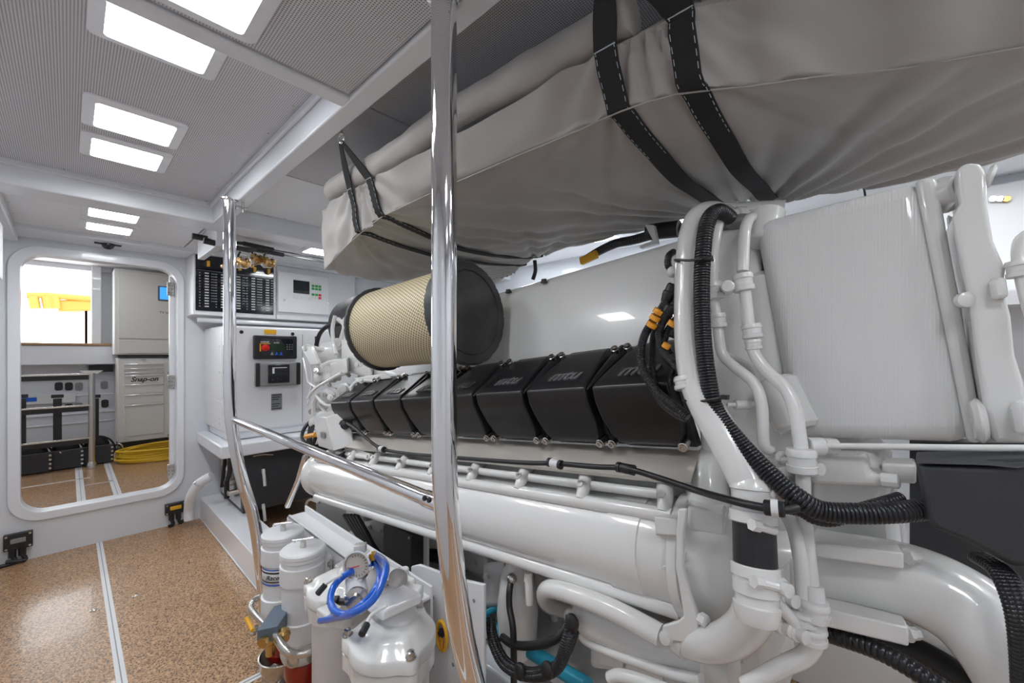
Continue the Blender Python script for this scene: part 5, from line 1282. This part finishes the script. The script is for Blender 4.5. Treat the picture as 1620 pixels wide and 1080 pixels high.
# turbo group and brackets at the far end
tc_ = MB().hexa(T((540, 585, 1.1), (590, 600, 1.1), (600, 600, 1.35), (545, 585, 1.35), (541, 502, 1.1), (566, 496, 1.1), (590, 492, 1.35), (545, 498, 1.35))).build('turbo_housing', 'engine', t, bevel=.022, seg=4)
MB().lathe(far_c + (far_c - cap_c).normalized() * .005, (far_c - cap_c), [(0, .10), (.03, .10), (.035, .12), (.06, .12), (.065, .09), (.15, .07)], 36).build('turbo_intake', 'engine', t)
MB().lathe(PX(532, 560, 1.2), (-.2, 1, -.1), [(-.1, .07), (0, .09), (.08, .09), (.12, .06), (.2, .06)], 30).build('turbine_scroll', 'cast', t)
MB().lathe(PX(512, 597, 1.08), (.72, -.69, .06), [(-.05, .02), (-.045, .035), (.07, .035), (.075, .026), (.10, .026)], 20).build('actuator', 'engine', t)
MB().hexa(T((510, 605, 1.05), (550, 590, 1.05), (560, 590, 1.2), (510, 600, 1.2), (505, 580, 1.05), (548, 565, 1.05), (560, 560, 1.2), (510, 575, 1.2))).build('turbo_bracket', 'engine', t, bevel=.01)
MB().prism(T((477, 552, 1.02), (484, 546, 1.02), (492, 549, 1.02), (503, 572, 1.02), (503, 576, 1.02), (491, 577, 1.02)), (.02, 0, 0)).build('lift_arm', 'engine', t, bevel=.004)
MB().lathe(PX(483, 551, 1.02), (-1, -.2, 0), [(-.03, .018), (.01, .018), (.012, .012)], 16).tube(T((486, 547, 1.05), (505, 552, 1.1), (524, 556, 1.15)), .014, 10, 0).build('arm_pivot', 'engine', t)
R_ = random.Random(3)
for pts, r_ in (([(480, 566, 1.02), (485, 590, 1.02), (488, 604, 1.02), (500, 612, 1.02)], .007), ([(490, 575, 1.05), (494, 600, 1.05), (490, 625, 1.02), (487, 640, 1.0)], .006),
                ([(500, 625, 1.0), (515, 640, 1.0), (535, 640, 1.02)], .008), ([(487, 630, .98), (497, 616, .98), (515, 604, .98), (540, 590, 1.0)], .008),
                ([(530, 500, 1.1), (526, 520, 1.1), (528, 545, 1.1), (532, 560, 1.1)], .012), ([(535, 505, 1.12), (545, 515, 1.1), (540, 535, 1.1)], .014),
                ([(555, 628, 1.0), (558, 610, 1.0), (570, 602, 1.02), (595, 602, 1.05), (617, 600, 1.1)], .010), ([(505, 640, 1.05), (520, 655, 1.05), (540, 648, 1.0), (560, 640, 1.0)], .010),
                ([(500, 590, 1.1), (515, 575, 1.1), (540, 570, 1.1)], .012), ([(495, 660, 1.02), (498, 635, 1.02), (506, 622, 1.02)], .012)):
    tub('small_pipe', 'engine', pts, r_, 10)
for px, py, X, r_, m_ in ((505, 640, 1.1, .05, 'cast'), (525, 625, 1.1, .05, 'engine'), (545, 615, 1.08, .035, 'cast'), (512, 660, 1.05, .04, 'engine'), (535, 545, 1.15, .04, 'cast'), (498, 668, 1.02, .03, 'cast')):
    MB().lathe(PX(px, py, X), (-.6, -.7, .1), [(-.08, r_ * .8), (-.03, r_), (.02, r_), (.024, r_ * .6), (.04, r_ * .6), (.042, r_ * .3)], 16).build('fitting', m_, t)
for i in range(22):
    px, py = R_.uniform(492, 575), R_.uniform(575, 665)
    if px + py > 1215: continue
    X = R_.uniform(1.0, 1.08); d_ = V((-.7, -.7, R_.uniform(-.3, .4)))
    MB().lathe(PX(px, py, X), d_, [(-.05, .012), (0, .012), (.002, .017), (.010, .017), (.011, .009), (.02, .009)], R_.choice((6, 12))).build('union', R_.choice(('engine', 'engine', 'steel')), t)
MB().ebox(1.10, 1.9, 2.2, 2.45, -.7, .05).build('flywheel_housing', 'cast', t, bevel=.03)
MB().hexa(T((570, 605, 1.05), (620, 598, 1.05), (620, 598, 1.2), (570, 605, 1.2), (560, 598, 1.05), (610, 590, 1.05), (610, 588, 1.2), (560, 596, 1.2))).build('filter_stay', 'engine', t, bevel=.004)
tub('breather_hose', 'rubber', [(500, 548, 1.35), (505, 530, 1.35), (515, 518, 1.35), (530, 513, 1.35), (560, 512, 1.4)], .016, 12)
tub('breather_hose', 'rubber', [(492, 665, 1.15), (480, 680, 1.1), (479, 695, 1.08), (492, 705, 1.05), (500, 690, 1.05)], .012, 12)
# junction box
JX = .97
jb = MB().hexa(T((504, 706, .93), (528, 713, .89), (559, 704, .98), (537, 697, 1.02), (495, 658, .93), (516, 660, .89), (553, 648, .98), (530, 647, 1.02))).build('junction_box', 'engine', t, bevel=.004)
MB().lathe(PX(545, 671, .955), (-.25, -.95, -.05), [(-.03, .026), (0, .026), (.002, .022), (.022, .022), (.028, .015), (.04, .012)], 18).build('gland', 'rubber', jb)
MB().lathe(PX(547, 691, .965), (-.35, -.9, 0), [(-.01, .013), (.002, .013), (.003, .009), (.0035, .009)], 18).build('blind_plug', 'engine', jb)
MB().prism(T((507, 683, .909), (514, 684, .897), (515, 693, .897), (508, 692, .909)), (-.002, -.001, 0)).build('sticker', 'grey', jb)
MB().prism(T((550, 660, .98), (556, 700, .97), (572, 712, .96), (592, 720, .95), (592, 726, .95), (560, 722, .96), (540, 706, .98)), (.012, 0, 0)).build('box_bracket', 'engine', t, bevel=.002)
MB().lathe(PX(583, 722, .94), (-1, -.3, .3), [(0, .016), (.008, .016), (.01, .009), (.02, .009)], 12).build('bolt', 'cast', t)
for i in range(4):
    tub('loose_cable', 'rubber', [(490 + i * 2, 672, 1.0), (486 + i * 2, 700, .97), (484 + i * 4, 716 + i * 2, .95), (505, 718 + i * 3, .93), (530 + i * 4, 722 + i * 2, .93), (545, 716 + i * 2, .95)], .007, 8)
a, b = T((484, 690, .95), (500, 687, .95)); MB().tube([a, b], .014, 8, 0).build('orange_clip', 'orange', t)
# strut down to the bed at the far end
tub('strut', 'chrome', [(483, 722, .97), (472, 760, .97), (455, 800, .97)], .018, 16, 0)
# engine girder and mounts
struct(MB().box(1.0, 1.1, -1.2, 3.0, 0, .30).box(2.1, 2.2, -1.2, 3.0, 0, .30).build('baseboard_girder', 'wall', bevel=.01))
mt = MB()
for s_ in (.7, 1.9): mt.box(1.02, 1.35, s_ - .07, s_ + .07, .30, .34).lathe((1.1, s_, .30), (0, 0, 1), [(0, .06), (.08, .05), (.12, .03)], 20)
mt.each('mount', 'cast', t)
MB().box(1.05, 1.3, .5, 2.2, .34, .42).build('mount_rail', 'cast', t, bevel=.01)

# ------------------------------------------------------------------ starboard side seen past the engine
t = root('socket_panel', 'white panel with round metal sockets on the side wall at the right edge', 'socket panel', (XR - .05, -.3, 1.9))
p0 = PX(1600, 310, XR - .06)
MB().box(XR - .05, XR, -1.2, .35, 1.2, PX(1600, 287, XR - .05).z).build('plate', 'white', t, bevel=.006)
for px in (1570, 1581, 1592):
    p = PX(px, 316, XR - .05); MB().cyl(p, p - V((.02, 0, 0)), .013, 12).build('socket', 'brass' if px == 1592 else 'steel', t)
MB().box(XR - .3, XR, -1.5, 4.2, 1.60, 1.66).build('shelf', 'white', t)
t = root('side_locker', 'white locker against the side wall seen beyond the engine top', 'locker', (2.7, 1.2, .9))
MB().box(2.45, XR - .002, .4, 3.9, .2, 1.58).build('body', 'white', t, bevel=.01)
MB().box(2.44, 2.45, .45, 1.4, .25, 1.5).box(2.44, 2.45, 1.45, 2.4, .25, 1.5).box(2.44, 2.45, 2.45, 3.4, .25, 1.5).build('door', 'white', t, bevel=.004)
MB().tube([(2.40, .45, 1.62), (2.40, 2.0, 1.62), (2.40, 3.5, 1.62)], .02, 10).build('rail', 'frame', t)
